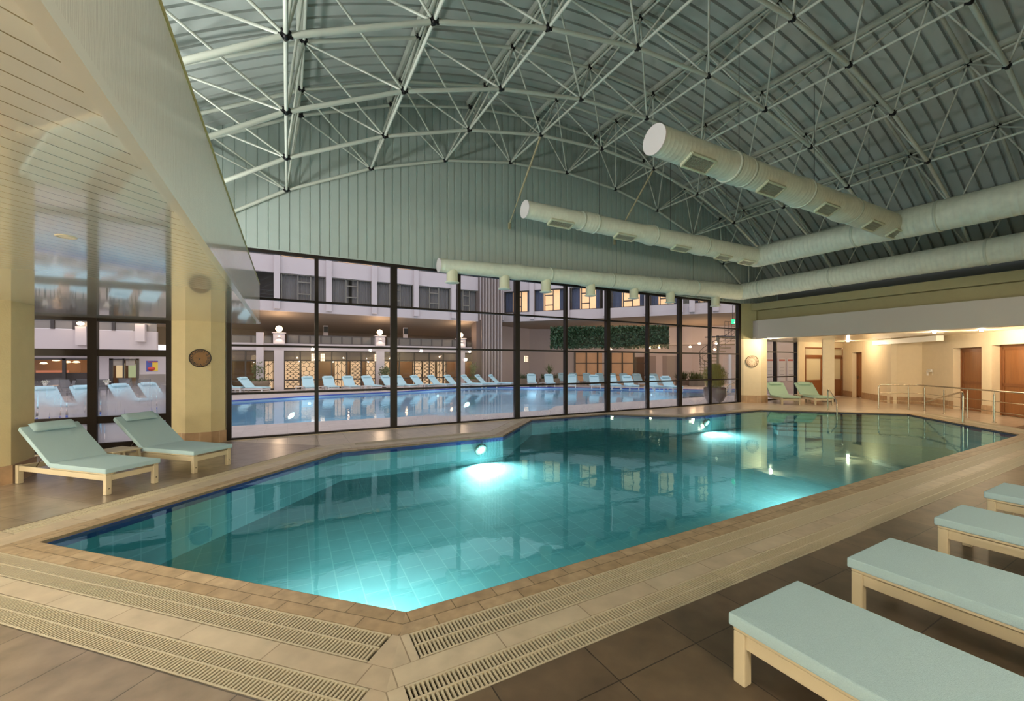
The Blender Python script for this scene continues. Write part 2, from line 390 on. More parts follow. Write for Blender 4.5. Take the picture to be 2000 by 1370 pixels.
for i in range(NP):
    s = SIDE[EN[i]]
    if EN[i] in ('near', 'nearleft', 'ramp'):
        grate(i, 0, 1, .06, .06, label=f'slatted cream overflow grate next to the coping on the {s} of the pool')
        grate(i, 2, 3, .10, .10, label=f'outer slatted cream grate beside the brown tiles on the {s} of the pool')
    elif EN[i] in ('left', 'farleft'):
        grate(i, 1, 2, .10, .55, label=f'slatted cream grate outside the stone band on the {s} of the pool')

# floor around the pool
GX0, GX1, GY0, GY1 = -9.0, 28.0, -5.0, 11.32
def floor_piece(name, m, outer, inner, cut=()):
    bm = bmesh.new(); es = []
    for loop in (outer, inner):
        if not loop: continue
        vs = [bm.verts.new((p[0], p[1], 0)) for p in loop]
        es += [bm.edges.new((vs[k], vs[(k+1) % len(vs)])) for k in range(len(vs))]
    bmesh.ops.triangle_fill(bm, edges=es, use_beauty=True)
    for p, n_, sd in cut:
        bmesh.ops.bisect_plane(bm, geom=bm.verts[:]+bm.edges[:]+bm.faces[:], plane_co=(*p, 0), plane_no=(n_[0]*sd, n_[1]*sd, 0), clear_outer=True)
    for f in bm.faces:
        if f.normal.z < 0: f.normal_flip()
    r = bmesh.ops.extrude_face_region(bm, geom=bm.faces[:])
    for v in [g for g in r['geom'] if isinstance(g, bmesh.types.BMVert)]: v.co.z = -.04
    me = bpy.data.meshes.new(name); bm.normal_update(); bm.to_mesh(me); bm.free(); me.materials.append(m)
    bmf = bmesh.new(); bmf.from_mesh(me); bmesh.ops.recalc_face_normals(bmf, faces=bmf.faces[:]); bmf.to_mesh(me); bmf.free()
    o = bpy.data.objects.new(name, me); COL.objects.link(o); return struct(o)
outer = [(GX0, GY0), (GX1, GY0), (GX1, GY1), (GX0, GY1)]
cutp = ((.73, 2.90), (.9239, -.3827))
cl = ((1.0, 9.3), (-.65, -.76)); cr = ((0, 3.3), (0, 1))
floor_piece('floor', M['tileB'], outer, RING[3], [(*cutp, 1), (*cl, -1)])
floor_piece('floor', M['tileLit'], outer, RING[3], [(*cutp, 1), (*cl, 1)])
floor_piece('floor', M['tileLit'], outer, RING[3], [(*cutp, -1), (*cr, -1)])
floor_piece('floor', M['tileA'], outer, RING[3], [(*cutp, -1), (*cr, 1)])

# pool shell
shell = MB()
ZW = -.035
def ZB(y): return -.92+.055*(y-2.9)       # the floor rises gently towards the glass
pin = POOL
for i in range(NP):
    a, b = pin[i], pin[(i+1) % NP]
    shell.add([(a[0], a[1], ZB(a[1])), (b[0], b[1], ZB(b[1])), (b[0], b[1], -.12), (a[0], a[1], -.12)], [(0, 1, 2, 3)])
    n_ = Vector((b[1]-a[1], -(b[0]-a[0]))).normalized()*.25
    shell.add([(a[0]+n_.x, a[1]+n_.y, -1.2), (b[0]+n_.x, b[1]+n_.y, -1.2), (b[0]+n_.x, b[1]+n_.y, -.13), (a[0]+n_.x, a[1]+n_.y, -.13)], [(3, 2, 1, 0)])
pool = thing('pool_basin', 'teal indoor swimming pool basin with pale tiled walls and floor', 'swimming pool', (0, 0, 0))
shell.build('wall_tiles', M['poolwall'], pool)
MB().add([(p[0], p[1], ZB(p[1])) for p in pin]+[(p[0], p[1], -1.1) for p in pin], [tuple(range(NP)), tuple(range(NP, 2*NP))[::-1]]+[(i, NP+i, NP+(i+1) % NP, (i+1) % NP) for i in range(NP)]).build('basin_floor', M['pooltile'], pool)
# ledge just under the coping (dark lip) and blue trim line
lip = MB()
for i in range(NP):
    a, b = Vector(pin[i]), Vector(pin[(i+1) % NP]); d = (b-a).normalized(); n_ = Vector((-d.y, d.x))
    lip.bar((a.x+n_.x*.004, a.y+n_.y*.004, -.075), (b.x+n_.x*.004, b.y+n_.y*.004, -.075), .008, .085)
lip.build('blue_trim', M['blue'], pool)
# entry steps in the far right corner
st = MB()
for k in range(5):
    a = Vector((15.9, 9.0)); b = Vector((18.55, 6.15)); dd = (b-a).normalized(); nn = Vector((-dd.y, dd.x))*-1
    o_ = .36*(k+1)
    poly = [(15.62, 9.08), (18.70, 5.97), (18.70-.7071*o_*1.0, 5.97-.7071*o_), (15.62-.7071*o_, 9.08-.7071*o_)]
    st.prism(poly[::-1], -1.0, -.14-.09*k)
st.build('entry_steps', M['pooltile'], pool)
wt = MB().add([(p[0], p[1], ZW) for p in pin], [tuple(range(NP))]).build('pool_water', M['water'])
tag(wt, 'still teal water surface of the indoor pool mirroring the windows', 'water')
YG = 11.25            # plane of the glass wall
# ------------------------------------------------------------------ roof and gable sheeting
st_ = .554
XC, ZC, RL, DR = 14.9006*st_, EYE-18.6838*st_, 30.0375*st_, 2.6471*st_
TH0, DTH = -.5204, .1278
RR = RL+DR+.26
def arch(r, th, y): return Vector((XC+r*sin(th), y, ZC+r*cos(th)))
def roof_mesh():
    mb = MB(); prof = []
    y = -4.6
    while y < YG+.1:                       # trapezoid ribs, 0.30 m apart
        prof += [(y, 0), (y+.235, 0), (y+.245, .085), (y+.290, .085)]; y += .30
    th = [-.86+(.73+.86)*k/56 for k in range(57)]
    n = len(prof); vs = []
    for t in th:
        for (yy, dz) in prof: vs.append(arch(RR+dz, t, yy))
    fs = [(i*n+k, i*n+k+1, (i+1)*n+k+1, (i+1)*n+k) for i in range(len(th)-1) for k in range(n-1)]
    mb.add(vs, fs); return mb
struct(roof_mesh().build('ceiling', M['roof']))
# gable wall above the glass: standing-seam sheets
gm = MB(); x = -6.3; prof = []
while x < 20.6:
    prof += [(x, 0), (x+.175, 0), (x+.185, .022), (x+.215, .022)]; x += .22
vs = []
for xx, dy in prof:
    t = math.asin(max(-1, min(1, (xx-XC)/RR))); zt = ZC+RR*cos(t)
    vs += [(xx, YG-.03+dy, 4.40), (xx, YG-.03+dy, max(4.42, zt))]
gm.add(vs, [(2*k, 2*k+2, 2*k+3, 2*k+1) for k in range(len(prof)-1)])
struct(gm.build('wall_gable', M['gable']))
struct(MB().b2((-6.3, YG-.06, 4.33), (17.6, YG+.05, 4.41)).build('trim_1', M['frame']))
struct(MB().b2((-6.3, YG-.075, 4.405), (17.6, YG-.05, 4.435)).build('trim_2', M['gable']))
struct(MB().b2((17.9, YG+.02, 2.78), (28, YG+.25, 6.0)).build('wall_far', M['cream']))
# closing walls out of the picture: behind the camera and left
struct(MB().b2((-9, -5.0, -.02), (28, -4.8, 11)).build('wall_behind', M['yellow']))
struct(MB().b2((-9.2, -5, -.02), (-9, 11.4, 4)).build('wall_left', M['yellow']))
struct(MB().b2((20.6, -5, 4.38), (20.8, 11.4, 6.2)).build('wall_clerestory', mat('clerestory_sheet', (.13, .15, .14), .6)))
struct(MB().b2((-9.2, -5, 3.6), (-5.8, 11.4, 3.75)).build('ceiling_mezzanine', M['white']))

# ------------------------------------------------------------------ space frame
YL = [v*st_ for v in (20, 16.88, 13.78, 10.59, 7.5, 4.39, 1.27, -1.85, -4.95)]
YU = [v*st_ for v in (19.9, 18.02, 15.28, 12.12, 9.03, 5.96, 2.85, -.25, -3.35)]
IL = range(-2, 10); IU = range(-3, 9)
def NL(i, a): return arch(RL, TH0+DTH*i, YL[a])
def NU(i, a): return arch(RL+DR, TH0+.0633+DTH*i, YU[a])
frame = thing('space_frame', 'white tubular arched roof truss with black ball nodes under the corrugated vault', 'roof truss')
def vis(p, size):
    f = depth(p)
    if f < .3: return 0
    x, y = pix(p)
    if not (-150 < x < 2150 and -150 < y < 1000): return 0
    if x < 560 and (560-x) > .36*(CY-y): return 0      # hidden by the mezzanine
    return size/f
cyl = {}
def unit_cyl(r, n):
    k = (r, n)
    if k not in cyl:
        mb = MB(); mb.lathe([(r, 0), (r, 1)], n=n); me = mb.mesh('tube'); me.materials.append(M['tube']); cyl[k] = me
    return cyl[k]
def limited(name, segs, r, n=10):
    segs = sorted(segs, key=lambda s: -vis((s[0]+s[1])/2, r))
    for a, b in segs[:95]:
        o = bpy.data.objects.new(name, unit_cyl(r, n)); COL.objects.link(o); o.parent = frame
        d = b-a; o.location = a; o.rotation_mode = 'QUATERNION'; o.rotation_quaternion = d.to_track_quat('Z', 'Y'); o.scale = (1, 1, d.length)
    if len(segs) > 95:
        mb = MB()
        for a, b in segs[95:]: mb.tube([a, b], r, 8, cap=False)
        o = mb.build(name, M['tube'], frame); o['kind'] = 'stuff'
def trim(a, b, e=.07):
    d = (b-a).normalized(); return (a+d*e, b-d*e)
lc = [trim(NL(i, a), NL(i+1, a)) for a in range(len(YL)) for i in IL if i+1 in IL]
ll = [trim(NL(i, a), NL(i, a+1)) for a in range(len(YL)-1) for i in IL]
uc = [trim(NU(i, a), NU(i+1, a)) for a in range(len(YU)) for i in IU if i+1 in IU]
ul = [trim(NU(i, a), NU(i, a+1)) for a in range(1, len(YU)-1) for i in IU]
dg = []
for a in range(len(YL)):
    for i in IL:
        for di in (-1, 0):
            for b in ([0, 1] if a == 0 else ([a, a+1] if a+1 < len(YU) else [a])):
                if (i+di) in IU: dg.append(trim(NL(i, a), NU(i+di, b)))
limited('lower_chord_tube', lc, .040, 12)
limited('lower_tie_tube', ll, .028, 10)
limited('upper_chord_tube', uc, .038, 10)
limited('upper_tie_tube', ul, .026, 8)
limited('diagonal_tube', dg, .021, 8)
nodes_all = [NL(i, a) for a in range(len(YL)) for i in IL]+[NU(i, a) for a in range(len(YU)) for i in IU]
nodes_all.sort(key=lambda p: -vis(p, 1))
def ballmb(mb, c):
    mb.lathe([(.001, -.052), (.028, -.044), (.046, -.022), (.052, 0), (.046, .022), (.028, .044), (.001, .052)], c, 10)
    for d in ((1, 0, 0), (-1, 0, 0), (0, 1, 0), (0, -1, 0), (.6, .5, .55), (-.6, .5, .55), (.6, -.5, .55), (-.6, -.5, .55)):
        d = Vector(d).normalized(); mb.tube([Vector(c)+d*.03, Vector(c)+d*.085], [.024, .017], 6)
nb = MB(); ballmb(nb, (0, 0, 0)); nme = nb.mesh('node'); nme.materials.append(M['node'])
for p in nodes_all[:96]:
    o = bpy.data.objects.new('ball_node', nme); COL.objects.link(o); o.parent = frame; o.location = p
rest = MB()
for p in nodes_all[96:]: ballmb(rest, p)
o = rest.build('ball_node', M['node'], frame); o['kind'] = 'stuff'
# flat purlins along the vault above the upper nodes
for i in IU:
    t = TH0+.0633+DTH*i
    p0 = arch(RL+DR+.16, t, -4.4); p1 = arch(RL+DR+.16, t, 11.15); up = Vector((sin(t), 0, cos(t)))
    mb = MB().bar(p0, p1, .07, .11, up)
    for yy in YU: mb.bar(arch(RL+DR, t, max(-4.3, yy)), arch(RL+DR+.12, t, max(-4.3, yy)), .05, .05, (0, 1, 0))
    mb.build('purlin', M['tube'], frame)
# two wall struts
for a, b in ((NL(3, 1), Vector((6.01, 11.2, 6.04))), (NL(5, 1), Vector((10.28, 11.2, 6.15)))):
    m_ = a.lerp(b, .68); mb = MB().tube([a, m_], .028, 8); mb.tube([m_, b], .018, 8); mb.box((b.x, 11.2, b.z-.05), (.06, .05, .2))
    mb.build('wall_strut', mat('rusty_strut', (.40, .36, .22), .6, var=.4, vscale=9), frame)

# ------------------------------------------------------------------ mezzanine over the left side
ZS, XF = 2.655, -.555
mz = MB().b2((-9, -4.8, ZS), (XF-.02, 11.2, ZS+.05)).build('ceiling_soffit', M['soffit']); struct(mz)
# soffit edge finishes short of the glass, with a small nib
fa = MB().b2((XF-.05, -4.8, ZS+.02), (XF, 10.95, 3.53)); fa.b2((XF-.05, 10.9, ZS+.02), (XF, 10.95, 3.53))
struct(fa.build('trim_3', M['fascia']))
struct(MB().b2((XF-.035, -4.8, ZS-.012), (XF+.022, 10.95, ZS+.035)).build('trim_4', mat('gloss_white_trim', (.72, .72, .66), .18, coat=.5)))
struct(MB().b2((XF-.06, -4.8, 3.525), (XF+.006, 10.96, 3.555)).build('trim_5', mat('brass_edge', (.34, .30, .10), .5)))
struct(MB().b2((-9, 10.9, 3.3), (XF-.02, 11.2, 3.53)).build('trim_6', M['white']))
struct(MB().b2((-9, -4.8, 3.53), (XF-.03, 11.2, 3.58)).build('floor_mezzanine', M['white']))
for k, (x, y) in enumerate(((-1.39, 4.11), (-5.2, 5.6), (-4.6, 2.0), (-5.2, -1.2), (-1.7, -1.0))):
    t = thing('recessed_downlight', ['round recessed downlight in the glossy plank soffit, large one near upper left', 'round recessed downlight of the soffit out of view left of the loungers', 'round recessed downlight of the soffit further left of the camera', 'round recessed downlight at the back left of the soffit', 'round recessed downlight in the soffit beside the camera'][k], 'ceiling light', (x, y, ZS), 0, 'soffit downlights')
    MB().lathe([(.040, -.002), (.046, -.006), (.054, -.006), (.058, 0)], n=28, cap=False).build('trim_ring', M['soffit'] if False else mat('downlight_ring', (.62, .58, .45), .3), t)
    MB().lathe([(.001, -.003), (.040, -.003)], n=24).build('lens', mat('downlight_lens', (.8, .75, .6), .3, emis=(1, .8, .5), es=.1), t)
    lamp('SPOT', 'soffit_lamp', (x, y, ZS-.03), 170, (1, .88, .72), (x, y, 0), spot_size=R(155), spot_blend=.7, shadow_soft_size=.08)

struct(MB().b2((XF, -4.8, 2.72), (17.8, -1.6, 3.3)).build('ceiling_rear', M['white']))
struct(MB().b2((-9, -4.8, 3.3), (20.6, -4.6, 9)).build('wall_rear_upper', M['yellow']))
REAR_FILL = ((1.2, -2.3), (4.2, -2.3), (7.2, -2.3), (10.4, -2.3), (13.8, -2.3))  # added lamps, unseen behind the camera, giving warm fill
# ------------------------------------------------------------------ glass wall
def window(name, xs, zs, mw, y=YG, gm=None, big=(), h=.05):
    root = bpy.data.objects.new(name, None); COL.objects.link(root); struct(root)
    fr = MB()
    for k, x in enumerate(xs):
        w_ = mw*(1.9 if k in big else 1)
        fr.b2((x-w_/2, y-.05, zs[0]-.01), (x+w_/2, y+.09, zs[-1]+.02))
    for k, z in enumerate(zs):
        fr.b2((xs[0], y-.04, z-h/2 if k else z), (xs[-1], y+.06, z+h/2 if k else z+h))
    fr.build('frame', M['frame'], root)
    for i in range(len(xs)-1):
        for j in range(len(zs)-1):
            g = gm(i, j) if gm else M['glass']
            MB().add([(xs[i], y+.02, zs[j]), (xs[i+1], y+.02, zs[j]), (xs[i+1], y+.02, zs[j+1]), (xs[i], y+.02, zs[j+1])], [(0, 1, 2, 3)]).build('glass_pane', g, root)
    return root
ZR = [.0, 1.055, 2.155, 3.26, 4.36]
mx2 = [-1.16, .63, 2.51, 4.37, 6.31, 8.18, 10.01, 11.99, 13.77, 15.64, 17.60]
window('window_2', mx2, ZR, .085, big=(2, 4, 6, 8, 10), gm=lambda i, j: M['glassmist'] if j == 0 and i >= 2 else M['glass'])
def w1(): 
    xs = [-8.9, -6.7, -5.05, -3.42, -2.20]
    return window('window_1', xs, [0, .61, 1.96, 2.66], .14, h=.14, gm=lambda i, j: M['glassfog'] if j < 2 else M['glass'])
w1r = w1()
window('window_3', [18.75, 20.45, 22.25], [0, 1.10, 2.28, 2.80], .09)
struct(MB().b2((-9, YG-.12, -.02), (17.7, YG+.1, .012)).build('trim_7', M['band']))
# little open rear strip of skirting
# ------------------------------------------------------------------ pillars
def pillar(name, poly, z0, z1, m=M['yellow'], base=True, h=.30):
    o = MB().prism(poly, z0, z1).build(name, m); struct(o)
    if base:
        cx = sum(p[0] for p in poly)/len(poly); cy = sum(p[1] for p in poly)/len(poly)
        q = [((p[0]-cx)*1.04+cx, (p[1]-cy)*1.04+cy) for p in poly]
        struct(MB().prism(q, 0, h).build('baseboard_'+name.split('_')[-1], M['basetile']))
pillar('pillar_left', [(-2.20, 11.22), (-1.90, 10.98), (-1.46, 10.98), (-1.22, 11.16), (-1.22, 11.40), (-2.20, 11.40)], 0, ZS, h=.26)
pillar('pillar_corner', [(-4.9, 8.5), (-3.75, 8.5), (-3.52, 8.72), (-3.52, 9.35), (-3.75, 9.6), (-4.9, 9.6)], 0, ZS, h=.27)
pillar('pillar_right', [(17.64, 11.30), (17.74, 11.12), (18.27, 10.66), (18.72, 10.66), (18.72, 11.45), (17.64, 11.45)], 0, 2.82, m=M['cream'], h=.33)
struct(MB().prism([(17.64, 11.30), (17.74, 11.12), (18.15, 10.80), (18.72, 10.80), (18.72, 11.45), (17.64, 11.45)], 2.82, 4.40).build('pillar_upper', M['olive']))
# ------------------------------------------------------------------ right beam and fascia
struct(MB().b2((17.95, -4.8, 4.06), (20.7, 10.9, 4.36)).build('trim_8', M['olive']))
struct(MB().b2((18.28, -4.8, 3.4), (18.6, 10.9, 4.07)).build('trim_9', M['olive']))
struct(MB().prism([(17.80, -4.8), (18.25, -4.8), (18.25, 10.9), (18.05, 10.9), (17.80, 10.52)], 2.80, 3.60).build('trim_10', mat('grey_beige_fascia', (.40, .37, .33), .8, bump=.25, bscale=70)))
struct(MB().prism([(17.81, -4.8), (28, -4.8), (28, 11.3), (18.1, 11.3), (18.02, 10.9), (17.81, 10.5)], 2.815, 2.86).build('ceiling_gallery', mat('gallery_ceiling', (.72, .66, .52), .25, coat=.3)))
# ------------------------------------------------------------------ gallery walls
C = [(22.3, 11.15), (26.0, 10.85), (25.05, 9.65), (22.9, 7.80), (23.77, 7.06), (22.3, 5.78), (19.2, 2.80), (17.9, 1.55)]
def wallseg(a, b, z0, z1, t=.2, name='wall_gallery', m=None, skirt=True, open_=None):
    """wall from a to b (room on the left of the direction b->a), optional opening (p,q,ztop,depth)"""
    a, b = Vector(a[:2]), Vector(b[:2]); d = (b-a); L = d.length; d.normalize(); n_ = Vector((-d.y, d.x))
    if n_.dot(Vector((20, 7))-a) > 0 and False: n_ = -n_
    back = n_*(-1) if n_.dot(Vector((19.5, 7.5))-a) > 0 else n_
    mb = MB(); sk = MB()
    def seg(s, e, za, zb, bb=mb, off=0.0, th=t):
        p, q = a+d*s-back*off, a+d*e-back*off
        bb.prism([tuple(p), tuple(q), tuple(q+back*th), tuple(p+back*th)], za, zb)
    if open_:
        p, q, zt = open_; s, e = (Vector(p[:2])-a).dot(d), (Vector(q[:2])-a).dot(d)
        if s > e: s, e = e, s
        seg(0, s, z0, z1); seg(e, L, z0, z1); seg(s, e, zt, z1)
        if skirt: seg(0, s, 0, .30, sk, .012, .02); seg(e, L, 0, .30, sk, .012, .02)
    else:
        seg(0, L, z0, z1)
        if skirt: seg(0, L, 0, .30, sk, .012, .02)
    struct(mb.build(name, m or M['cream']))
    if skirt: struct(sk.build('baseboard_gallery', M['basetile']))
    return back
# glazed-door wall at the far end
def doorset(name, p, q, back, z1, depth_, label, glazed=False, handle=True, rail=True):
    p, q = Vector((p[0], p[1])), Vector((q[0], q[1])); o2 = back*depth_
    a, b = p+o2, q+o2; d = (b-a).normalized(); L = (b-a).length
    ang = atan2(d.y, d.x)
    root = bpy.data.objects.new(name, None); COL.objects.link(root); struct(root, label); root.location = (a.x, a.y, 0); root.rotation_euler = (0, 0, ang)
    f = .07
    fr = MB().b2((0, -.05, 0), (f, .05, z1)).b2((L-f, -.05, 0), (L, .05, z1)).b2((0, -.05, z1-f), (L, .05, z1))
    if glazed:
        ztr = 2.08; fr.b2((f, -.05, ztr), (L-f, .05, ztr+.09))
        lf = MB().b2((f, -.03, 0.02), (f+.1, .03, ztr)).b2((L-f-.12, -.03, .02), (L-f, .03, ztr)).b2((f, -.03, .82), (L-f, .03, .90)).b2((f, -.03, ztr-.1), (L-f, .03, ztr)).b2((f, -.02, .02), (L-f, .02, .84))
        lf.build('door_leaf', M['woodframe'], root)
        MB().b2((f, -.006, .88), (L-f, .006, ztr)).b2((f, -.006, ztr+.08), (L-f, .006, z1-f)).build('glass_pane', mat('obscure_glass', (.55, .50, .36), .35, spec=.6), root)
    else:
        lf = MB().b2((f, -.02, .02), (L-f, .02, z1-f)); lf.build('door_leaf', M['wood'], root)
        st2 = MB().b2((f, -.035, .02), (f+.09, .035, z1-f)).b2((L-f-.09, -.035, .02), (L-f, .035, z1-f)).b2((f, -.035, .98), (L-f, .035, 1.08)).b2((f, -.035, .02), (L-f, .035, .12)).b2((f, -.035, z1-f-.1), (L-f, .035, z1-f))
        st2.build('door_rails', M['woodframe'], root)
    fr.build('door_frame', M['woodframe'], root)
    if handle:
        hx = f+.05 if not glazed else L-f-.06
        for sy in (-1, 1):
            MB().box((hx, sy*.045, 1.02), (.03, .012, .16)).tube([(hx, sy*.05, 1.05), (hx, sy*.085, 1.05), (hx+(.1 if not glazed else -.1), sy*.085, 1.05)], .009, 8).build('door_handle', M['steel'] if glazed else M['darkmetal'], root)
    return root
bk = Vector((0, 1))
A0, A1 = (22.25, 11.15), (26.0, 10.85)
h1, h2 = hit(1572, A0, A1), hit(1609, A0, A1); h3, h4 = hit(1624, A0, A1), hit(1648, A0, A1)
for s, e in ((Vector((22.25, 11.15)), h1), (h2, h3)):
    struct(MB().prism([(s.x, s.y), (e.x, e.y), (e.x, e.y+.25), (s.x, s.y+.25)], 0, 2.82).build('wall_gallery', M['cream']))
struct(MB().prism([(h1.x, h1.y+.0), (26.0, 10.85), (26, 11.2), (h1.x, h1.y+.3)], 2.56, 2.82).build('wall_gallery', M['cream']))
doorset('door_1', h1, h2, bk, 2.56, .06, 'brown framed glazed door with a transom, left of the free column', True)
doorset('door_2', h3, h4, bk, 2.56, .06, 'brown framed glazed door partly behind the free column', True)
# free-standing square column before the doors
fc = at(1617.5, 18.9); 
struct(MB().box((fc.x, fc.y, 1.41), (.42, .42, 2.82), rz=R(28)).build('pillar_free', M['cream']))
struct(MB().box((fc.x, fc.y, .10), (.46, .46, .2), rz=R(28)).build('baseboard_free', mat('dark_skirting', (.05, .03, .02), .5)))
h5, h6 = hit(1664, C[1], C[2]), hit(1683, C[1], C[2])
bk2 = wallseg(C[1], C[2], 0, 2.82, open_=(h5, h6, 2.30), t=.34)
doorset('door_3', h5, h6, bk2, 2.30, .25, 'narrow brown panelled door deep in the cream wall')
wallseg(C[2], C[3], 0, 2.82); wallseg(C[3], C[4], 0, 2.82, t=.25); wallseg(C[4], C[5], 0, 2.82)
h7, h8 = hit(1862, C[5], C[6]), hit(1917, C[5], C[6]); h9, h10 = hit(1937, C[5], C[6]), hit(2035, C[5], C[6])
mid = (h8+h9)/2
bk3 = wallseg(C[5], mid, 0, 2.82, open_=(h7+Vector((.02, -.02, 0)), h8, 2.32), t=.3)
doorset('door_4', h8, h7, bk3, 2.32, .26, 'brown two-panel wooden door with black handle, left of the pair by the ramp rail')
wallseg(mid, C[6], 0, 2.82, open_=(h9, h10, 2.36), t=.3)
doorset('door_5', h10, h9, bk3, 2.36, .26, 'wide brown wooden door at the right edge beside the rail', handle=False)
wallseg(C[6], C[7], 0, 2.82); 
struct(MB().b2((17.85, -4.8, 0), (18.1, 1.6, 2.82)).build('wall_gallery_near', M['cream']))
struct(MB().b2((26, 3, 0), (28, 3.2, 2.82)).build('wall_gallery_back', M['cream']))
# backing rooms closed off
struct(MB().b2((27.9, -5, 0), (28.1, 11.5, 6)).build('wall_right', M['cream']))
# ------------------------------------------------------------------ gallery downlights
SC = 190
GL = [(1505, 662, 2.80), (1631, 674.5, 2.80), (1666, 672.5, 2.8), (1715, 669.5, 2.8), (1917, 647, 2.8)]
def downlight(x, y, z, label, power, grp='gallery downlights'):
    t = thing('downlight', label, 'ceiling light', (x, y, z), 0, grp)
    MB().lathe([(.05, -.004), (.062, -.014), (.075, -.014), (.078, 0)], n=20).build('trim_ring', M['steel'], t)
    MB().lathe([(.05, -.012), (.042, -.035), (.02, -.048), (.001, -.05)], n=16).build('lens', M['lens_warm'], t)
    if grp == 'gallery downlights': lamp('POINT', 'downlight_lamp', (x, y, z-.13), power, (1, .77, .50), shadow_soft_size=.05)
    else: lamp('POINT', 'downlight_lamp', (x, y, z-.22), power, (1, .84, .64), shadow_soft_size=.08)
for k, (px, py, z) in enumerate(GL):
    f = (z-.02-EYE)*FPX/(CY-py); p = at(px, f)
    downlight(p.x, p.y, z+.01, ['bright recessed downlight over the two pale green loungers', 'recessed downlight in front of the glazed doors', 'recessed downlight left of the narrow door', 'recessed downlight before the angled cream wall', 'bright recessed downlight above the pair of wooden doors'][k], 95)
for k, (x, y) in enumerate(((19.2, 5.4), (18.9, 2.4), (23.5, 9.6))):
    downlight(x, y, 2.81, ['recessed downlight over the steel ramp rail', 'recessed downlight beyond the right edge of the picture', 'recessed downlight in the far corner of the gallery'][k], 80)
for k, (x, y) in enumerate(REAR_FILL):
    downlight(x, y, 2.72, f'added unseen fill downlight in the low rear ceiling behind the camera, {ORD[k]} from the left', 150, 'added rear fill downlights')
for k, (x, y, z) in enumerate(((1.5, -4.7, 2.0), (6.0, -4.7, 2.0), (11.0, -4.7, 2.0), (-4.0, -4.7, 2.0), (-8.88, -1.0, 2.0), (-8.88, 4.0, 2.0), (-8.88, 8.5, 2.0))):
    t = thing('fill_sconce', f'added unseen fill globe behind or left of the camera, {ORD[k]} along the walls', 'wall light', (x, y, z), 0, 'added fill globes')  # added globes on unseen walls, filling the soffit and foreground with light
    MB().lathe([(.001, -.15), (.1, -.11), (.15, 0), (.1, .11), (.001, .15)], n=16).build('globe', emit('fill_sconce_glow', (1, .8, .52), 6), t)
    ox = Vector((.25, 0, 0)) if x < -8 else Vector((0, .25, 0))
    lamp('POINT', 'fill_sconce_lamp', Vector((x, y, z))+ox, SC*(3.0 if x < -8 else 1), (1, .91, .77), shadow_soft_size=.12)
# boxed curtain beam under the gallery ceiling
a, b = at(1709, 19.0, 2.68), at(1836, 15.3, 2.68)
o = MB().bar(a, b, .22, .2).build('ceiling_box', mat('white_box', (.75, .74, .7), .4)); tag(o, 'long white boxed duct under the gallery ceiling, above the angled wall', 'ceiling box')

# ------------------------------------------------------------------ ducts
def duct(name, label, pts, rad, pitch=.12, parent=None, ridge=.0014):
    """pts: straight axis from a to b; rad(s) radius along; seams every pitch"""
    a, b = Vector(pts[0]), Vector(pts[1]); L = (b-a).length; d = (b-a)/L
    n = int(L/pitch); P = []; Rr = []
    for k in range(n):
        s = k*pitch; r = rad(s)
        for ds, dr in ((0, .0), (.008, ridge), (.016, .0)):
            P.append(a+d*(s+ds)); Rr.append(r+dr)
    P.append(b); Rr.append(rad(L))
    root = thing(name, label, 'air duct', (0, 0, 0), 0, 'spiral air ducts')
    MB().tube(P, Rr, 28).build('duct_pipe', M['duct'], root)
    return root, a, d, L
def steps(L, marks, r0, r1):
    def f(s):
        r = r0+(r1-r0)*min(1, s/L)
        for m_ in marks:
            u = abs(s-m_)
            if u < .28: r += .028*(1-(u/.28)**2)
        return r
    return f
ZU = 6.20
def collars(root, a, d, ss, rad):
    for s in ss:
        p = a+d*s; MB().tube([p-d*.03, p-d*.028, p+d*.028, p+d*.03], [rad(s)+.004, rad(s)+.016, rad(s)+.016, rad(s)+.004], 28).build('collar', mat('collar_band', (.50, .55, .46), .4), root)
def endcap(root, a, d, r):
    MB().tube([a-d*.012, a+d*.01], r+.008, 28).build('end_cap', mat('duct_cap', (.66, .63, .63), .6), root)
def grille(root, c, d, r, ang, L=.62, W=.26):
    """framed slatted outlet bent onto the lower flank: ang measured from straight down towards the camera"""
    nrm = Vector((0, -sin(ang), -cos(ang))); side = d.cross(nrm).normalized()
    M3 = Matrix((d, side, nrm)).transposed()
    base = c+nrm*(r*1.0)
    g = MB()
    for sx, sy, lx, ly in ((0, W/2, L, .035), (0, -W/2, L, .035), (L/2, 0, .035, W), (-L/2, 0, .035, W)):
        g.box(base+d*sx+side*sy+nrm*.012, (lx, ly, .05), M=M3)
    fr = g.build('grille_frame', mat('grille_frame', (.52, .55, .40), .5), root)
    s_ = MB(); s_.box(base-nrm*.006, (L-.03, W-.03, .01), M=M3); s_.build('grille_void', mat('grille_dark', (.06, .06, .05), .7), fr)
    v = MB(); n = 16
    for k in range(n): v.box(base+d*((k+.5)/n-.5)*(L-.06)+nrm*.012, (.012, W-.03, .02), M=M3)
    for k in (-1, 0, 1): v.box(base+side*k*W/4+nrm*.015, (L-.05, .008, .012), M=M3)
    v.build('grille_vanes', mat('grille_vane', (.30, .31, .24), .5), fr)
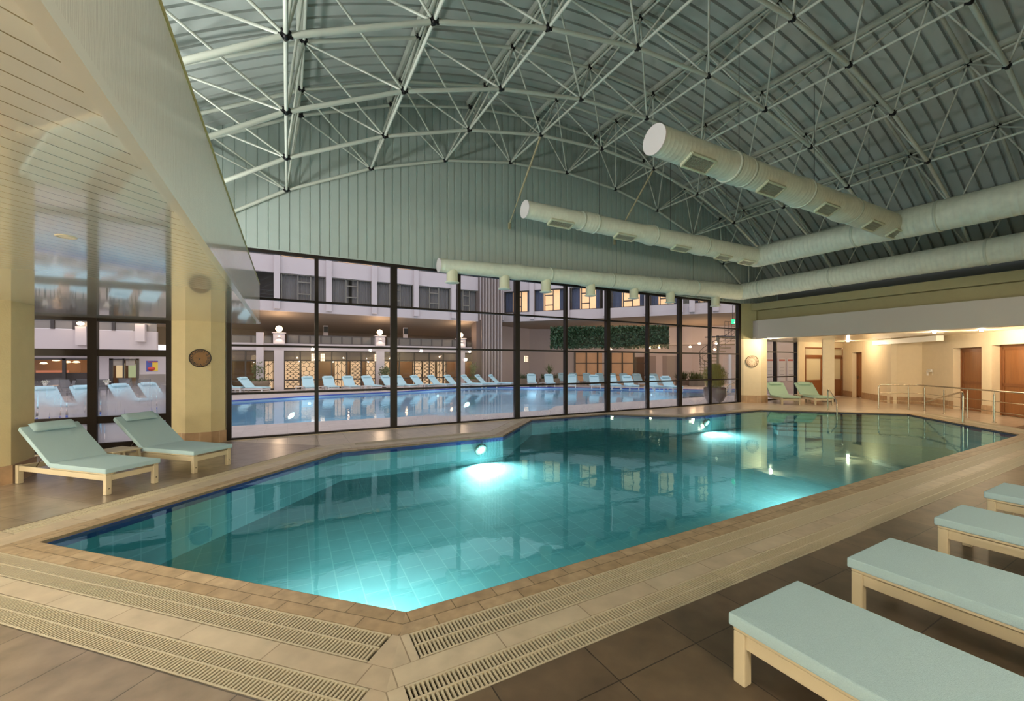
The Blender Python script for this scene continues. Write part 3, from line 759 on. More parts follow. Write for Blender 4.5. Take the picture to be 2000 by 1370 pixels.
# spur 1
KD = .82
ZU = EYE+(6.20-EYE)*KD
Y1, Y2, XM = 5.84*KD, 10.27*KD, 17.3*KD
xa1, xa2 = 6.41*KD, 6.02*KD
f1 = steps(XM-xa1, (2.1, 4.3, 6.2), .285*KD, .38*KD)
r1, a, d, L = duct('spiral_duct', 'largest upper white air duct with a round closed end and five flat grilles', ((xa1, Y1, ZU), (XM, Y1, ZU)), f1, .10)
endcap(r1, a, d, .285*KD); collars(r1, a, d, (1.93, 2.4, 4.4, 6.5), f1)
for x in (7.55, 10.15, 12.75, 15.4, 16.9): grille(r1, Vector((x*KD, Y1, ZU)), d, f1(x*KD-xa1), R(28), .62 if x < 8 else (.60 if x < 16 else .45), .25)
# spur 2
f2 = steps(XM-xa2, (1.9, 4.1, 6.2), .245*KD, .37*KD)
r2, a, d, L = duct('spiral_duct', 'middle white air duct running towards the gable wall with a closed end', ((xa2, Y2, ZU), (XM, Y2, ZU)), f2, .10)
endcap(r2, a, d, .245*KD); collars(r2, a, d, (1.65, 2.1, 4.2, 6.4), f2)
for x in (7.22, 9.8, 12.5, 14.9, 16.4): grille(r2, Vector((x*KD, Y2, ZU)), d, f2(x*KD-xa2), R(20), .66, .21)
# spur 3 with round nozzles
f3 = steps(13.4, (2.4, 5.0, 7.4, 9.6, 11.8), .185, .33)
P3a, P3b = Vector((3.62, 10.8, 4.42)), Vector((17.01, 10.8, 4.79))
r3, a, d, L = duct('spiral_duct', 'lowest white air duct above the glass wall with seven round nozzles hanging from it', (P3a, P3b), f3)
endcap(r3, a, d, .185); collars(r3, a, d, (3.6, 6.1, 8.3, 10.4), f3)
for x, yb in zip((4.0, 5.63, 7.09, 8.86, 10.82, 12.69, 15.34), (555, 567, 573, 580, 585, 593, 600)):
    t = (x-P3a.x)/(P3b.x-P3a.x); c = P3a.lerp(P3b, t); rr = f3(x-P3a.x)
    ztip = EYE+(CY-yb)*depth((x, 10.8))/FPX
    nz = MB().lathe([(.155, ztip-c.z+.05), (.155, -rr*.55)], c, 20).build('nozzle', mat('nozzle', (.60, .60, .45), .5), r3)
    MB().lathe([(.155, ztip-c.z+.055), (.195, ztip-c.z+.05), (.195, ztip-c.z+.03), (.12, ztip-c.z+.012), (.001, ztip-c.z-.002)], c, 20).build('nozzle_rim', mat('nozzle_rim', (.66, .70, .58), .4), nz)
# mains
fm1 = lambda s: .47-.0 if s < 6.4 else .40
r4, a, d, L = duct('spiral_duct', 'thick upper main air duct running along the right side under the vault', ((XM, -1.5, ZU), (XM, Y2, ZU)), lambda s: .375 if s < 5.9 else (.375-.04*min(1, (s-5.9)/.9)), .12, ridge=.005)
MB().lathe([(.001, -.34), (.20, -.29), (.32, -.12), (.34, .08), (.31, .2)], (XM, Y2, ZU), 24, M=Matrix.Rotation(R(-90), 3, 'X')@Matrix.Rotation(R(180), 3, 'X')).build('elbow', M['duct'], r4)
collars(r4, a, d, (5.4, 7.1), lambda s: .375 if s < 6 else .335)
r5, a, d, L = duct('spiral_duct', 'lower main air duct running along the olive beam on the right', ((17.01, -1.5, 4.86), (17.01, 10.8, 4.80)), lambda s: .375-.035*s/12, .12, ridge=.005)
MB().lathe([(.001, -.33), (.2, -.28), (.31, -.12), (.34, .1), (.32, .25)], (17.01, 10.8, 4.79), 24, M=Matrix.Rotation(R(-90), 3, 'X')@Matrix.Rotation(R(180), 3, 'X')).build('elbow', M['duct'], r5)
collars(r5, a, d, (5.2, 8.9, 11.4), lambda s: .375-.035*s/12)
# hanger wires
def hanger(root, x, y, z0):
    t = math.asin((x-XC)/(RL)); z1 = ZC+RL*cos(t)
    MB().tube([(x, y, z0), (x, y, z1)], .006, 6).build('hanger_wire', M['darkmetal'], root)
for x in (7.5, 10.2, 12.8): hanger(r1, x, Y1, ZU+.25); hanger(r2, x-.3, Y2, ZU+.25)
for x in (6.0, 10.0, 14.0): hanger(r3, x, 10.8, 4.8)

# added unseen fill lights on the left mezzanine, brightening the vault
def fill_flood(x, y, z, aim, label, p, col=(1, .98, .92), size=.45):
    t = thing('fill_floodlight', label, 'fill_floodlight', (x, y, z), 0, 'added fill uplights')
    dv = (Vector(aim)-Vector((x, y, z))).normalized(); q = dv.to_track_quat('Z', 'Y').to_matrix()
    MB().box((0, 0, .12), (.28, .2, .1), M=q).build('housing', M['darkmetal'], t)
    MB().box(Vector((0, 0, .12))+dv*.055, (.24, .16, .006), M=q).build('lens', emit('fill_flood_lens', (.9, 1, .95), 14), t)
    MB().tube([(-.15, 0, .12), (-.15, 0, 0), (.15, 0, 0), (.15, 0, .12)], .01, 6).build('bracket', M['darkmetal'], t)
    lamp('AREA', 'fill_floodlight_lamp', Vector((x, y, z+.12))+dv*.08, p, col, aim, size=size)
FL = 175
for k, y in enumerate((8.6, 4.6, .6)):
    fill_flood(-2.6, y, 3.58, (5, y, 8.4), f'added unseen fill uplight on top of the left mezzanine edge, {ORD[k]} from the glass wall', FL)

# ------------------------------------------------------------------ pool lamps
def poollamp(p, aim, label, power, col=(.98, 1, .96), size=.30, spread=R(150)):
    p = Vector(p); dv = (Vector(aim)-p).normalized(); q = dv.to_track_quat('Z', 'Y').to_matrix()
    t = thing('pool_lamp', label, 'underwater light', p, 0, 'underwater pool lights')
    MB().lathe([(.15, -.02), (.15, .02), (.13, .03)], n=24, M=q).build('rim', M['steel'], t)
    MB().lathe([(.13, .028), (.001, .036)], n=24, M=q).build('lens', M['lens_cool'], t)
    l_ = lamp('AREA', 'pool_lamp_light', p+dv*.06, power, col, aim, size=size); l_.data.shape = 'DISK'; l_.data.spread = spread
PLP = 180
poollamp((.10, 3.62, -.34), (.75, 4.25, -.9), 'round underwater light in the near left pool wall', PLP)
poollamp((8.0, 2.98, -.34), (8.2, 3.9, -.9), 'round underwater light in the near pool wall by the loungers', PLP)
poollamp((3.95, 8.77, -.26), (4.0, 7.9, -.7), 'bright round underwater light in the far left pool wall', PLP)
poollamp((12.4, 9.05, -.26), (12.5, 8.2, -.7), 'round underwater light in the far pool wall below the potted bush', PLP)

# ------------------------------------------------------------------ steel rails
def rail_tube(pts, r=.021, n=12, rad=.09):
    """rounded corners"""
    pts = [Vector(p) for p in pts]; out = [pts[0]]
    for i in range(1, len(pts)-1):
        a, b, c = pts[i-1], pts[i], pts[i+1]; u = (a-b).normalized(); v = (c-b).normalized()
        k = min(rad, (a-b).length*.45, (c-b).length*.45)
        for t in (0, .25, .5, .75, 1):
            p = (b+u*k).lerp(b, t).lerp(b.lerp(b+v*k, t), t); out.append(p)
    out.append(pts[-1]); return MB().tube(out, r, n)
def flange(mb, p): mb.lathe([(.045, 0), (.045, .012), (.022, .016)], p, 14)
t = thing('pool_handrail', 'curved steel pool handrail in front of the pale green loungers', 'handrail')
p1 = at(1617, 15.2); 
q0 = Vector((17.35, 7.93, 0)); q0 = hit(1617, (15.58+.28, 9.12+.28), (18.75+.28, 5.95+.28)); q1 = q0+Vector((-.50, -.50, 0))
rail_tube([(q0.x, q0.y, 0), (q0.x, q0.y, .83), (q1.x, q1.y, .24+.15), (q1.x, q1.y, -.6)], .022, 12, .14).build('rail', M['steel'], t)
mb = MB(); flange(mb, q0); mb.build('flange', M['steel'], t)
t = thing('pool_handrail', 'curved steel pool handrail by the steps at the far right corner of the pool', 'handrail')
q0 = hit(1881, (18.75+.33, 5.95-.0), (15.70+.33, 2.90)); q1 = Vector((q0.x-.95, q0.y+.75, 0))
q1 = at(1806, 15.3)
rail_tube([(q0.x, q0.y, 0), (q0.x, q0.y, .92), (q1.x, q1.y, .30), (q1.x, q1.y, -.7)], .026, 12, .18).build('rail', M['steel'], t)
mb = MB(); flange(mb, q0); mb.build('flange', M['steel'], t)
# ramp rail
t = thing('ramp_railing', 'long stainless steel railing with two thin wires before the wooden doors', 'railing')
K = (20.72, 6.25); e0 = Vector((19.87, 7.13, 0)); corner = Vector((K[0], K[1], 0)); far = Vector((16.2, 1.75, 0))
hh = .93
rail_tube([(e0.x, e0.y, 0), (e0.x, e0.y, hh), (corner.x, corner.y, hh), (far.x, far.y, hh)], .024, 12, .12).build('top_rail', M['steel'], t)
for z in (.32, .62):
    MB().tube([(e0.x, e0.y, z), (corner.x, corner.y, z)], .009, 8).tube([(corner.x, corner.y, z), (far.x, far.y, z)], .009, 8).build('wire', M['steel'], t)
posts = [Vector((20.42, 6.56, 0))]+[Vector((K[0]-.10-s, K[1]-.08-s, 0)) for s in (.12, .95, 1.72, 2.46, 3.3, 4.1)]
posts = [hit(1774.5, e0, corner)]+[hit(px, corner, far) for px in (1806, 1844, 1889.5, 1942, 2008)]
for p in posts:
    mb = MB().tube([(p.x, p.y, 0), (p.x, p.y, hh-.1)], .021, 10).tube([(p.x, p.y, hh-.1), (p.x, p.y, hh)], .009, 8); flange(mb, p)
    mb.build('post', M['steel'], t)
mb = MB(); flange(mb, e0); mb.build('flange', M['steel'], t)

# ------------------------------------------------------------------ clocks
ROM = ['XII', 'I', 'II', 'III', 'IIII', 'V', 'VI', 'VII', 'VIII', 'IX', 'X', 'XI']
def text(name, s, size, m, parent, loc, rot, ext=.001, align='CENTER'):
    c = bpy.data.curves.new(name, 'FONT'); c.body = s; c.size = size; c.extrude = ext; c.offset = size*.018; c.align_x = align; c.align_y = 'CENTER'
    tmp = bpy.data.objects.new(name, c); COL.objects.link(tmp)
    dg_ = bpy.context.evaluated_depsgraph_get(); me = bpy.data.meshes.new_from_object(tmp.evaluated_get(dg_))
    bpy.data.objects.remove(tmp)
    o = bpy.data.objects.new(name, me); COL.objects.link(o); me.materials.clear(); me.materials.append(m); o.parent = parent; o.location = loc; o.rotation_euler = rot
    return o
def clock(name, label, loc, rz, r, face, ring, num, r_in, size, hands, rimw=.018, inner=None):
    t = thing(name, label, 'wall clock', loc, rz)
    # faces -Y in local frame
    Q = Matrix.Rotation(R(90), 3, 'X')
    MB().lathe([(.001, .022), (r-rimw, .022)], n=48, M=Q).build('dial', face, t)
    MB().lathe([(r-rimw, .0), (r-rimw, .03), (r-rimw*.4, .036), (r, .03), (r, 0)], n=48, M=Q, cap=False).build('rim', ring, t)
    if inner:
        MB().lathe([(inner, .023), (inner, .026), (inner+.008, .026), (inner+.008, .023)], n=48, M=Q, cap=False).build('inner_ring', ring, t)
    mb_all = None
    for k, s in enumerate(ROM):
        a = -2*pi*k/12
        o = text('numeral', s, size, num, t, (-sin(a)*r_in, -.026, cos(a)*r_in), (0, 0, 0))
        o.rotation_mode = 'QUATERNION'
        o.rotation_quaternion = (Matrix.Rotation(-a, 3, 'Y')@Matrix.Rotation(R(90), 3, 'X')).to_quaternion()
    for nm, ang, ln, wd in hands:
        a = R(ang); e = Vector((sin(a)*ln, -.03, cos(a)*ln)); s0 = Vector((-sin(a)*ln*.15, -.03, -cos(a)*ln*.15))
        MB().bar(s0, e, wd, .003, (0, 1, 0)).build(nm, num, t)
    return t
blk = mat('clock_black', (.01, .01, .01), .4); cw = mat('clock_wood', (.22, .11, .035), .5, var=.2, stretch=(6, 1, 1), vscale=8)
clock('wall_clock', 'brown wooden clock with black Roman numerals on the yellow pillar', (onY(391, 10.95), 10.975, 1.86), 0, .196, cw, blk, blk, .146, .078, (('minute_hand', -86, .075, .010), ('hour_hand', 205, .045, .012)), .016)
mid_c = hit(1468.5, (17.74, 11.12), (18.27, 10.66))
clock('wall_clock', 'round clock with white dial and dark numeral ring on the cream pillar', (mid_c.x-.008, mid_c.y-.010, 1.84), atan2(10.66-11.12, 18.27-17.74), .255,
      mat('clock_white', (.78, .62, .45), .5), mat('clock_bronze', (.16, .09, .035), .4), mat('clock_bronze_num', (.20, .11, .05), .5), .185, .085, (('minute_hand', -75, .09, .008), ('hour_hand', 205, .06, .01)), .022, .125)

# ------------------------------------------------------------------ sun loungers
def cushion(mb, pts, w, th):
    """slab following a side profile pts [(x,z)] (underside), width w along y"""
    n = len(pts); top = []
    for i in range(n):
        a = Vector(pts[max(i-1, 0)]); b = Vector(pts[min(i+1, n-1)]); t = (b-a).normalized(); nn = Vector((-t.y, t.x))
        top.append(Vector(pts[i])+nn*th)
    vs = []
    for sy in (-1, 1):
        for p in pts: vs.append((p[0], sy*w/2, p[1]))
        for p in top: vs.append((p.x, sy*w/2, p.y))
    fs = []
    for i in range(n-1):
        fs.append((i, i+1, n+i+1, n+i)[::-1]); fs.append((2*n+i, 2*n+i+1, 3*n+i+1, 3*n+i))
        fs.append((i, 2*n+i, 2*n+i+1, i+1)[::-1]); fs.append((n+i, n+i+1, 3*n+i+1, 3*n+i)[::1][::-1])
    fs.append((0, n, 3*n, 2*n)[::-1]); fs.append((n-1, 2*n-1, 4*n-1, 3*n-1))
    fs = [f for f in fs]
    mb.add(vs, fs); return mb
def lounger(name, label, fab, plas, back=35, w=.66, L=1.98, seat=1.15, pillow=True, group=None, th=.065, top=.355, simple=False, leg=.065, pipe=False):
    """foot end at the origin, head along +x"""
    t = thing(name, label, 'sun lounger', group=group)
    zt = top-th          # underside of cushion
    fw_ = w-.03
    fr = MB()
    for sy in (-1, 1):
        fr.b2((leg*.5, sy*(fw_/2-.028)-.014, zt-.105), (L-.03, sy*(fw_/2-.028)+.014, zt-.03))
        fr.b2((.0, sy*(fw_/2-.03)-.03, zt-.022), (seat if back else L, sy*(fw_/2-.03)+.03, zt))
        fr.b2((.05, sy*(fw_/2-.03)-.012, zt-.04), (.14, sy*(fw_/2-.03)+.012, zt-.01))
    fr.b2((.012, -fw_/2+.03, zt-.105), (.04, fw_/2-.03, zt-.03)); fr.b2((L-.06, -fw_/2+.03, zt-.105), (L-.03, fw_/2-.03, zt-.03))
    fr.build('frame', plas, t, bev=0 if simple else .006)
    if not simple:
        sl = MB()
        for k in range(9): sl.b2((.08+k*seat/9, -fw_/2+.04, zt-.018), (.15+k*seat/9, fw_/2-.04, zt-.004))
        sl.build('slats', plas, t)
    for x in (leg/2, L-.06):
        for sy in (-1, 1):
            l_ = MB().b2((x-leg/2, sy*(fw_/2-leg/2)-leg/2, 0), (x+leg/2, sy*(fw_/2-leg/2)+leg/2, zt-.022)).build('leg', plas, t, bev=0 if simple else .008)
            if not simple and x < .1:
                Qy = Matrix.Rotation(R(-90), 3, 'Y'); MB().lathe([(.010, 0), (.010, .004), (.004, .005)], (x-leg/2, sy*(fw_/2-leg/2), .09), 12, M=Qy).build('screw', M['steel'], l_)
    bv = .010 if not simple else .010
    if back:
        c_, s_ = cos(R(back)), sin(R(back)); BL = L+.03-seat+.02*back/35-.02
        o = cushion(MB(), [(-.02, zt), (seat-.01, zt)], w, th).build('seat_cushion', fab, t, bev=bv)
        o = cushion(MB(), [(seat, zt+.003), (seat+BL*c_, zt+BL*s_)], w, th).build('back_cushion', fab, t, bev=bv)
        bfr = MB(); 
        for sy in (-1, 1): bfr.bar((seat, sy*(fw_/2-.05), zt-.015), (seat+BL*c_*.97, sy*(fw_/2-.05), zt+BL*s_*.97-.02), .035, .025)
        bfr.bar((seat+BL*c_*.95, -fw_/2+.05, zt+BL*s_*.95-.02), (seat+BL*c_*.95, fw_/2-.05, zt+BL*s_*.95-.02), .03, .025)
        bfr.build('backrest_frame', plas, t)
        pr = MB()
        for sy in (-1, 1): pr.tube([(seat+BL*c_*.42, sy*(fw_/2-.09), zt+BL*s_*.42-.03), (seat+.52, sy*(fw_/2-.09), zt-.07)], .006, 6)
        pr.build('prop_strut', M['steel'], t)
    else:
        cushion(MB(), [(-.02, zt), (L, zt)], w, th).build('mattress', fab, t, bev=bv)
        if pipe:
            MB().tube([(-.02, -w/2-.002, zt+.02), (L, -w/2-.002, zt+.02)], .004, 6).tube([(-.023, -w/2, zt+.02), (-.023, w/2, zt+.02)], .004, 6).build('piping', fab, t)
    if pillow and back:
        c_, s_ = cos(R(back)), sin(R(back)); BL = L+.03-seat
        pc = Vector((seat+BL*.90*c_, 0, zt+BL*.90*s_))+Vector((-s_, 0, c_))*(th+.036)
        Mp = Matrix.Rotation(-R(back), 3, 'Y'); vs = []; nx, ny = 14, 20; mbp = MB()
        W2, H2 = .25, .085
        for side in (1, -1):
            o_ = []
            for i in range(nx+1):
                for j in range(ny+1):
                    u = i/nx*2-1; v = j/ny*2-1
                    prof = max(0, (1-abs(u)**2.6))**.5*max(0, (1-abs(v)**6))**.4
                    wv = 1+.05*sin(v*17+u*3)*abs(v)
                    p = Vector((u*H2*(1+.06*abs(v)), v*W2, side*.050*prof*wv)); o_.append(Mp@p+pc)
            fs = [(i*(ny+1)+j, (i+1)*(ny+1)+j, (i+1)*(ny+1)+j+1, i*(ny+1)+j+1) for i in range(nx) for j in range(ny)]
            mbp.add(o_, fs if side > 0 else [f[::-1] for f in fs], True)
        mbp.build('pillow', fab, t)
    return t
flat = lounger('sun_lounger', 'x', M['fabric'], M['lfp'], back=0, w=.70, L=1.95, pillow=False, group='flat loungers at the lower right', top=.375, th=.068)
flat.location = (2.49, 1.41, 0); flat.rotation_euler = (0, 0, R(-90))
flat['label'] = 'flat seafoam sun lounger nearest the camera, large in the lower right corner'
dup(flat, (3.83, 1.41, 0), R(-90), 'second flat seafoam sun lounger from the camera, right of the nearest one')
f3_ = dup(flat, (5.42, 1.41, 0), R(-90), 'third flat seafoam sun lounger from the camera, small legs seen under it')
f4_ = dup(flat, (6.90, 1.44, 0), R(-90), 'farthest flat seafoam sun lounger, cut by the right edge of the picture')
rec = lounger('sun_lounger', 'seafoam sun lounger with raised back and pillow, nearer of the two by the left window', M['fabric'], M['lfp'], back=35, group='reclined loungers by the left window', w=.66, L=1.97)
rec.location = (-1.90+.02, 7.575-.02, 0); rec.rotation_euler = (0, 0, R(135))
dup(rec, (-1.10+.02, 8.375-.02, 0), R(135), 'seafoam sun lounger with raised back and pillow, beside the clock pillar')
rg = lounger('sun_lounger', 'pale green sun lounger with pillow, left one by the gallery window', M['fabric2'], M['lfp'], back=42, group='reclined loungers in the gallery', w=.74, L=1.85, seat=1.1)
pL = at(1545, 17.2); rg.location = (pL.x, pL.y, 0); rg.rotation_euler = (0, 0, R(50))
pL = at(1610, 17.15); dup(rg, (pL.x, pL.y, 0), R(52), 'pale green sun lounger with pillow, right one before the free column')
def side_table(label, loc, rz):
    t = thing('side_table', label, 'side table', loc, rz)
    MB().b2((-.24, -.20, .33), (.24, .20, .355)).build('tabletop', M['lfp'], t, bev=.008)
    for sx in (-1, 1):
        for sy in (-1, 1): MB().bar((sx*.20, sy*.165, .335), (sx*.23, sy*.185, 0), .035, .05, (1, 0, 0)).build('leg', M['lfp'], t)
    return t
side_table('low cream plastic side table between the two loungers by the left window', (-2.42, 8.93, 0), R(135))
pt = at(1567, 18.3); side_table('low cream side table between the two pale green loungers', (pt.x, pt.y, 0), R(140))
# hair dryer on the gallery wall
hp = hit(1820, C[4], C[5]); 
t = thing('hair_dryer', 'small white wall-mounted hair dryer with coiled cord on the cream wall', 'hair dryer', (hp.x-.06, hp.y+.06, 1.42), atan2(C[5][1]-C[4][1], C[5][0]-C[4][0]))
wpl = mat('white_plastic', (.75, .72, .66), .4)
MB().box((0, 0, 0), (.26, .10, .05)).build('holder', wpl, t, bev=.01)
MB().tube([(-.16, .03, .05), (.02, .03, .055), (.1, .03, .05)], [.035, .042, .03], 12).build('dryer_body', wpl, t)
MB().tube([(.16, .02, .0), (.2, .02, -.1), (.16, .02, -.2), (.12, .02, -.1), (.1, .02, 0)], .008, 6).build('cord', wpl, t)
MB().box((-.12, 0, -.10), (.05, .05, .16)).build('socket_box', wpl, t)
# ------------------------------------------------------------------ courtyard
YF, YU2 = 31.2, 30.0
OUT = [(-9.8, 13.9), (-1.4, 13.8), (2.9, 13.5), (4.2, 13.5), (5.0, 12.9), (8.6, 12.9), (9.6, 13.9), (22.5, 13.9), (27, 14.2), (27.5, 16.4), (24.0, 17.2), (22.6, 18.6), (17.0, 24.0), (12.0, 27.2), (5.4, 24.9), (1.9, 24.4), (-2.3, 22.7), (-4.1, 20.7), (-5.9, 19.1), (-9.5, 15.9)]
def ground():
    bm = bmesh.new(); es = []
    for loop in ([(-60, YG+.07), (70, YG+.07), (70, 75), (-60, 75)], OUT):
        vs = [bm.verts.new((p[0], p[1], 0)) for p in loop]; es += [bm.edges.new((vs[k], vs[(k+1) % len(vs)])) for k in range(len(vs))]
    bmesh.ops.triangle_fill(bm, edges=es, use_beauty=True)
    for f in bm.faces:
        if f.normal.z < 0: f.normal_flip()
    me = bpy.data.meshes.new('courtyard_floor'); bm.to_mesh(me); bm.free(); me.materials.append(M['deckout'])
    o = bpy.data.objects.new('floor_courtyard', me); COL.objects.link(o); struct(o)
ground()
op = thing('courtyard_pool', 'large outdoor pool with cobalt blue edge in the courtyard', 'swimming pool')
sh = MB(); bt = MB(); n = len(OUT)
for i in range(n):
    a, b = OUT[i], OUT[(i+1) % n]
    sh.add([(a[0], a[1], -1.2), (b[0], b[1], -1.2), (b[0], b[1], 0), (a[0], a[1], 0)], [(0, 1, 2, 3)])
    if a[1] > 15 or b[1] > 15:
        bt.bar((a[0], a[1], .02), (b[0], b[1], .02), .26, .05)
sh.add([(p[0], p[1], -1.2) for p in OUT], [tuple(range(n))])
sh.build('basin', mat('courtyard_pool_tile', (.60, .76, .84), .4, var=.06), op)
bt.build('blue_edge', mat('cobalt_edge', (.02, .07, .38), .35), op)
ln = MB()
for k in range(5): ln.bar((-9, 15.0+k*1.6, -1.17), (6, 14.6+k*1.9, -1.17), .12, .02)
ln.build('lane_line', mat('navy_line', (.02, .05, .15), .4), op)
st = MB()
for k in range(4): st.b2((20.5+k*1.1, 14.3, -1.2), (20.75+k*1.1, 17.0, -.25))
st.build('steps', mat('navy_step', (.05, .09, .16), .4), op)
o = MB().add([(p[0], p[1], -.06) for p in OUT], [tuple(range(n))]).build('courtyard_water', M['waterout']); tag(o, 'calm pale blue water of the courtyard pool reflecting the lit windows', 'water')
for k, (x, y) in enumerate(((1.0, 24.0), (8.5, 25.7), (15.2, 25.4), (-3.5, 22.2), (21.2, 19.7))):
    t = thing('pool_lamp', ['bright underwater light of the courtyard pool below the first row loungers', 'bright underwater light of the courtyard pool before the lattice tower', 'bright underwater light of the courtyard pool below the green wall', 'bright underwater light of the courtyard pool near the left loungers', 'bright underwater light of the courtyard pool by its steps'][k], 'underwater light', (x, y-.12, -.35), 0, 'courtyard pool lights')
    MB().lathe([(.001, .03), (.07, .02), (.08, 0)], n=16, M=Matrix.Rotation(R(90), 3, 'X')).build('lens', emit('court_lens', (.8, .95, 1), 3), t)
    lamp('POINT', 'courtyard_pool_light', (x, y-.7, -.5), 14, (.7, .9, 1), shadow_soft_size=.15)

def fac(a, b, z0, z1, name, m, t=.25, parent=None, off=0):
    a, b = Vector(a[:2]), Vector(b[:2]); d = (b-a).normalized(); n_ = Vector((-d.y, d.x))
    if n_.dot(a) < 0: n_ = -n_
    a = a+n_*off; b = b+n_*off
    return MB().prism([tuple(a), tuple(b), tuple(b+n_*t), tuple(a+n_*t)], z0, z1).build(name, m, parent)
# ---- building: left wing upper floor in plane Y=30, right wing along UR
UR = [(14.9, 30.0), (20.8, 23.1), (23.5, 19.3), (25.7, 16.6), (30.5, 11.6)]
ZCN, ZSL, ZTP, ZHI = 5.07, 5.80, 7.50, 8.55
bld = thing('hotel_building', 'long white courtyard building wrapping around the pool with an overhanging upper floor', 'building')
LW = ((-40, YU2), (14.9, YU2))
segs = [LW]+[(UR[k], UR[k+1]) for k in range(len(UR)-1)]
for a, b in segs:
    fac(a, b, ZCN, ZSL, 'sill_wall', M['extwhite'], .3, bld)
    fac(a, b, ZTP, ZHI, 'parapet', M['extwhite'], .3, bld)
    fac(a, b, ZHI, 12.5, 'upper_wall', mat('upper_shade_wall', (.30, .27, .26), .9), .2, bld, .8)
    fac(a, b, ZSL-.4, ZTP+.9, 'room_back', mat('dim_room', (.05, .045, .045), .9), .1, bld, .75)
# warm strip lights under the top floor eaves
def win(px0, px1, seg, kind, idx, label):
    a, b = seg
    p, q = hit(px0, a, b), hit(px1, a, b); d = (q-p); L = d.length; d.normalize(); n_ = Vector((-d.y, d.x, 0))
    if n_.dot(p) < 0: n_ = -n_
    ang = atan2(d.y, d.x)
    t = bpy.data.objects.new('bedroom_window', None); COL.objects.link(t); t.parent = bld; t.location = (p.x+n_.x*.12, p.y+n_.y*.12, ZSL); t.rotation_euler = (0, 0, ang)
    t['label'] = label
    s = 1 if (Matrix.Rotation(ang, 3, 'Z')@Vector((0, 1, 0))).dot(n_) > 0 else -1
    H = ZTP-ZSL; cut = kind
    fr = MB(); cx0, cx1 = (L*.36, L*.64)
    for x in (0.03, L-.03, cx0, cx1): fr.b2((x-.03, -.04, 0), (x+.03, .04, H))
    for z in (.03, H-.03): fr.b2((0, -.04, z-.03), (L, .04, z+.03))
    for z in (H*.27, H*.72): fr.b2((cx0, -.05, z-.035), (cx1, .05, z+.035))
    fr.build('window_frame', M['winframe'] if kind != 'lit' else mat('brown_window_frame', (.07, .055, .045), .5), t)
    if kind == 'lit':
        lit = MB().b2((L*.26, s*.30, .04), (L*.85, s*.32, H-.04)).build('lit_blind', mat('lit_blind', (.7, .5, .3), .8, emis=(1, .60, .30), es=.95, var=.2), t)
        cu = MB()
        for x0_, x1_ in ((.04, L*.30), (L*.84, L-.04)):
            k = int((x1_-x0_)/.06)
            for j in range(k): cu.add([(x0_+j*.06, s*(.17+.03*(j % 2)), .02), (x0_+(j+1)*.06, s*(.17+.03*((j+1) % 2)), .02), (x0_+(j+1)*.06, s*(.17+.03*((j+1) % 2)), H-.02), (x0_+j*.06, s*(.17+.03*(j % 2)), H-.02)], [(0, 1, 2, 3)])
        cu.build('curtain', M['bluecurtain'], t)
    else:
        cu = MB(); x0_, x1_ = .03, L-.03; k = int((x1_-x0_)/.055)
        for j in range(k):
            if kind == 'gap' and .42 < j/k < .5: continue
            cu.add([(x0_+j*.055, s*(.17+.03*(j % 2)), .02), (x0_+(j+1)*.055, s*(.17+.03*((j+1) % 2)), .02), (x0_+(j+1)*.055, s*(.17+.03*((j+1) % 2)), H-.02), (x0_+j*.055, s*(.17+.03*(j % 2)), H-.02)], [(0, 1, 2, 3)])
        cu.build('curtain', M['curtain'], t)
def pil(px, seg):
    a, b = seg; p = hit(px, a, b); d = (Vector(b[:2])-Vector(a[:2])).normalized()
    MB().box((p.x, p.y, (ZHI+5.2)/2), (.34, .42, ZHI-5.2), rz=atan2(d.y, d.x)).build('pilaster', M['extwhite'], bld)
wl = [(549, 638, 'plain'), (646.5, 727, 'gap'), (734, 808, 'plain'), (816, 880, 'plain'), (889, 933, 'plain')]
for k, (p0, p1, kd) in enumerate(wl): win(p0, p1, LW, kd, k, f'bedroom window with drawn grey curtains, {ORD[k]} from the left')
for px in (541, 642, 730.5, 812, 884.5, 940): pil(px, LW)
# balcony recess and solid fill left of the first pilaster
fac(hit(300, *LW), hit(497, *LW), ZSL, ZTP, 'wall_infill', M['extwhite'], .3, bld)
rl = MB(); p0, p1 = hit(497, *LW), hit(539, *LW)
for z in (6.35, 6.1, 5.9): rl.bar((p0.x, p0.y+.1, z), (p1.x, p1.y+.1, z), .03, .03)
rl.build('balcony_rail', M['darkmetal'], bld)
S1, S2, S3, S4 = segs[1], segs[2], segs[3], segs[4]
wr = [(985, 1036, S1, 'lit'), (1043, 1101, S1, 'lit'), (1115, 1172, S1, 'lit'), (1194, 1259, S2, 'lit'), (1270, 1324, S2, 'lit'), (1333, 1347, S3, 'plain'), (1356, 1387, S3, 'lit')]
for k, (p0, p1, sg, kd) in enumerate(wr): win(p0, p1, sg, kd, k, f'bedroom window glowing warm between slate curtains, {ORD[k]} from the lattice tower')
for px, sg in ((980, S1), (1039.5, S1), (1108, S1), (1183, S1), (1264, S2), (1329, S3), (1351.5, S3), (1398, S3)): pil(px, sg)
for a_, b_, sg in ((1398, 1450, S3), (1450, 1560, S4)): fac(hit(a_, *sg), hit(b_, *sg), ZSL, ZTP, 'wall_infill', M['extwhite'], .3, bld)
# warm strip at eaves
es_ = MB()
for px0, px1 in ((550, 613), (660, 742), (778, 805), (1001, 1010)):
    p, q = hit(px0, *LW), hit(px1, *LW) if px1 < 960 else hit(px1, *LW); es_.b2((p.x, p.y+.05, ZHI+.05), (q.x, q.y+.08, ZHI+.11))
es_.build('eave_strip_light', emit('eave_glow', (1, .62, .32), 1.6), bld)

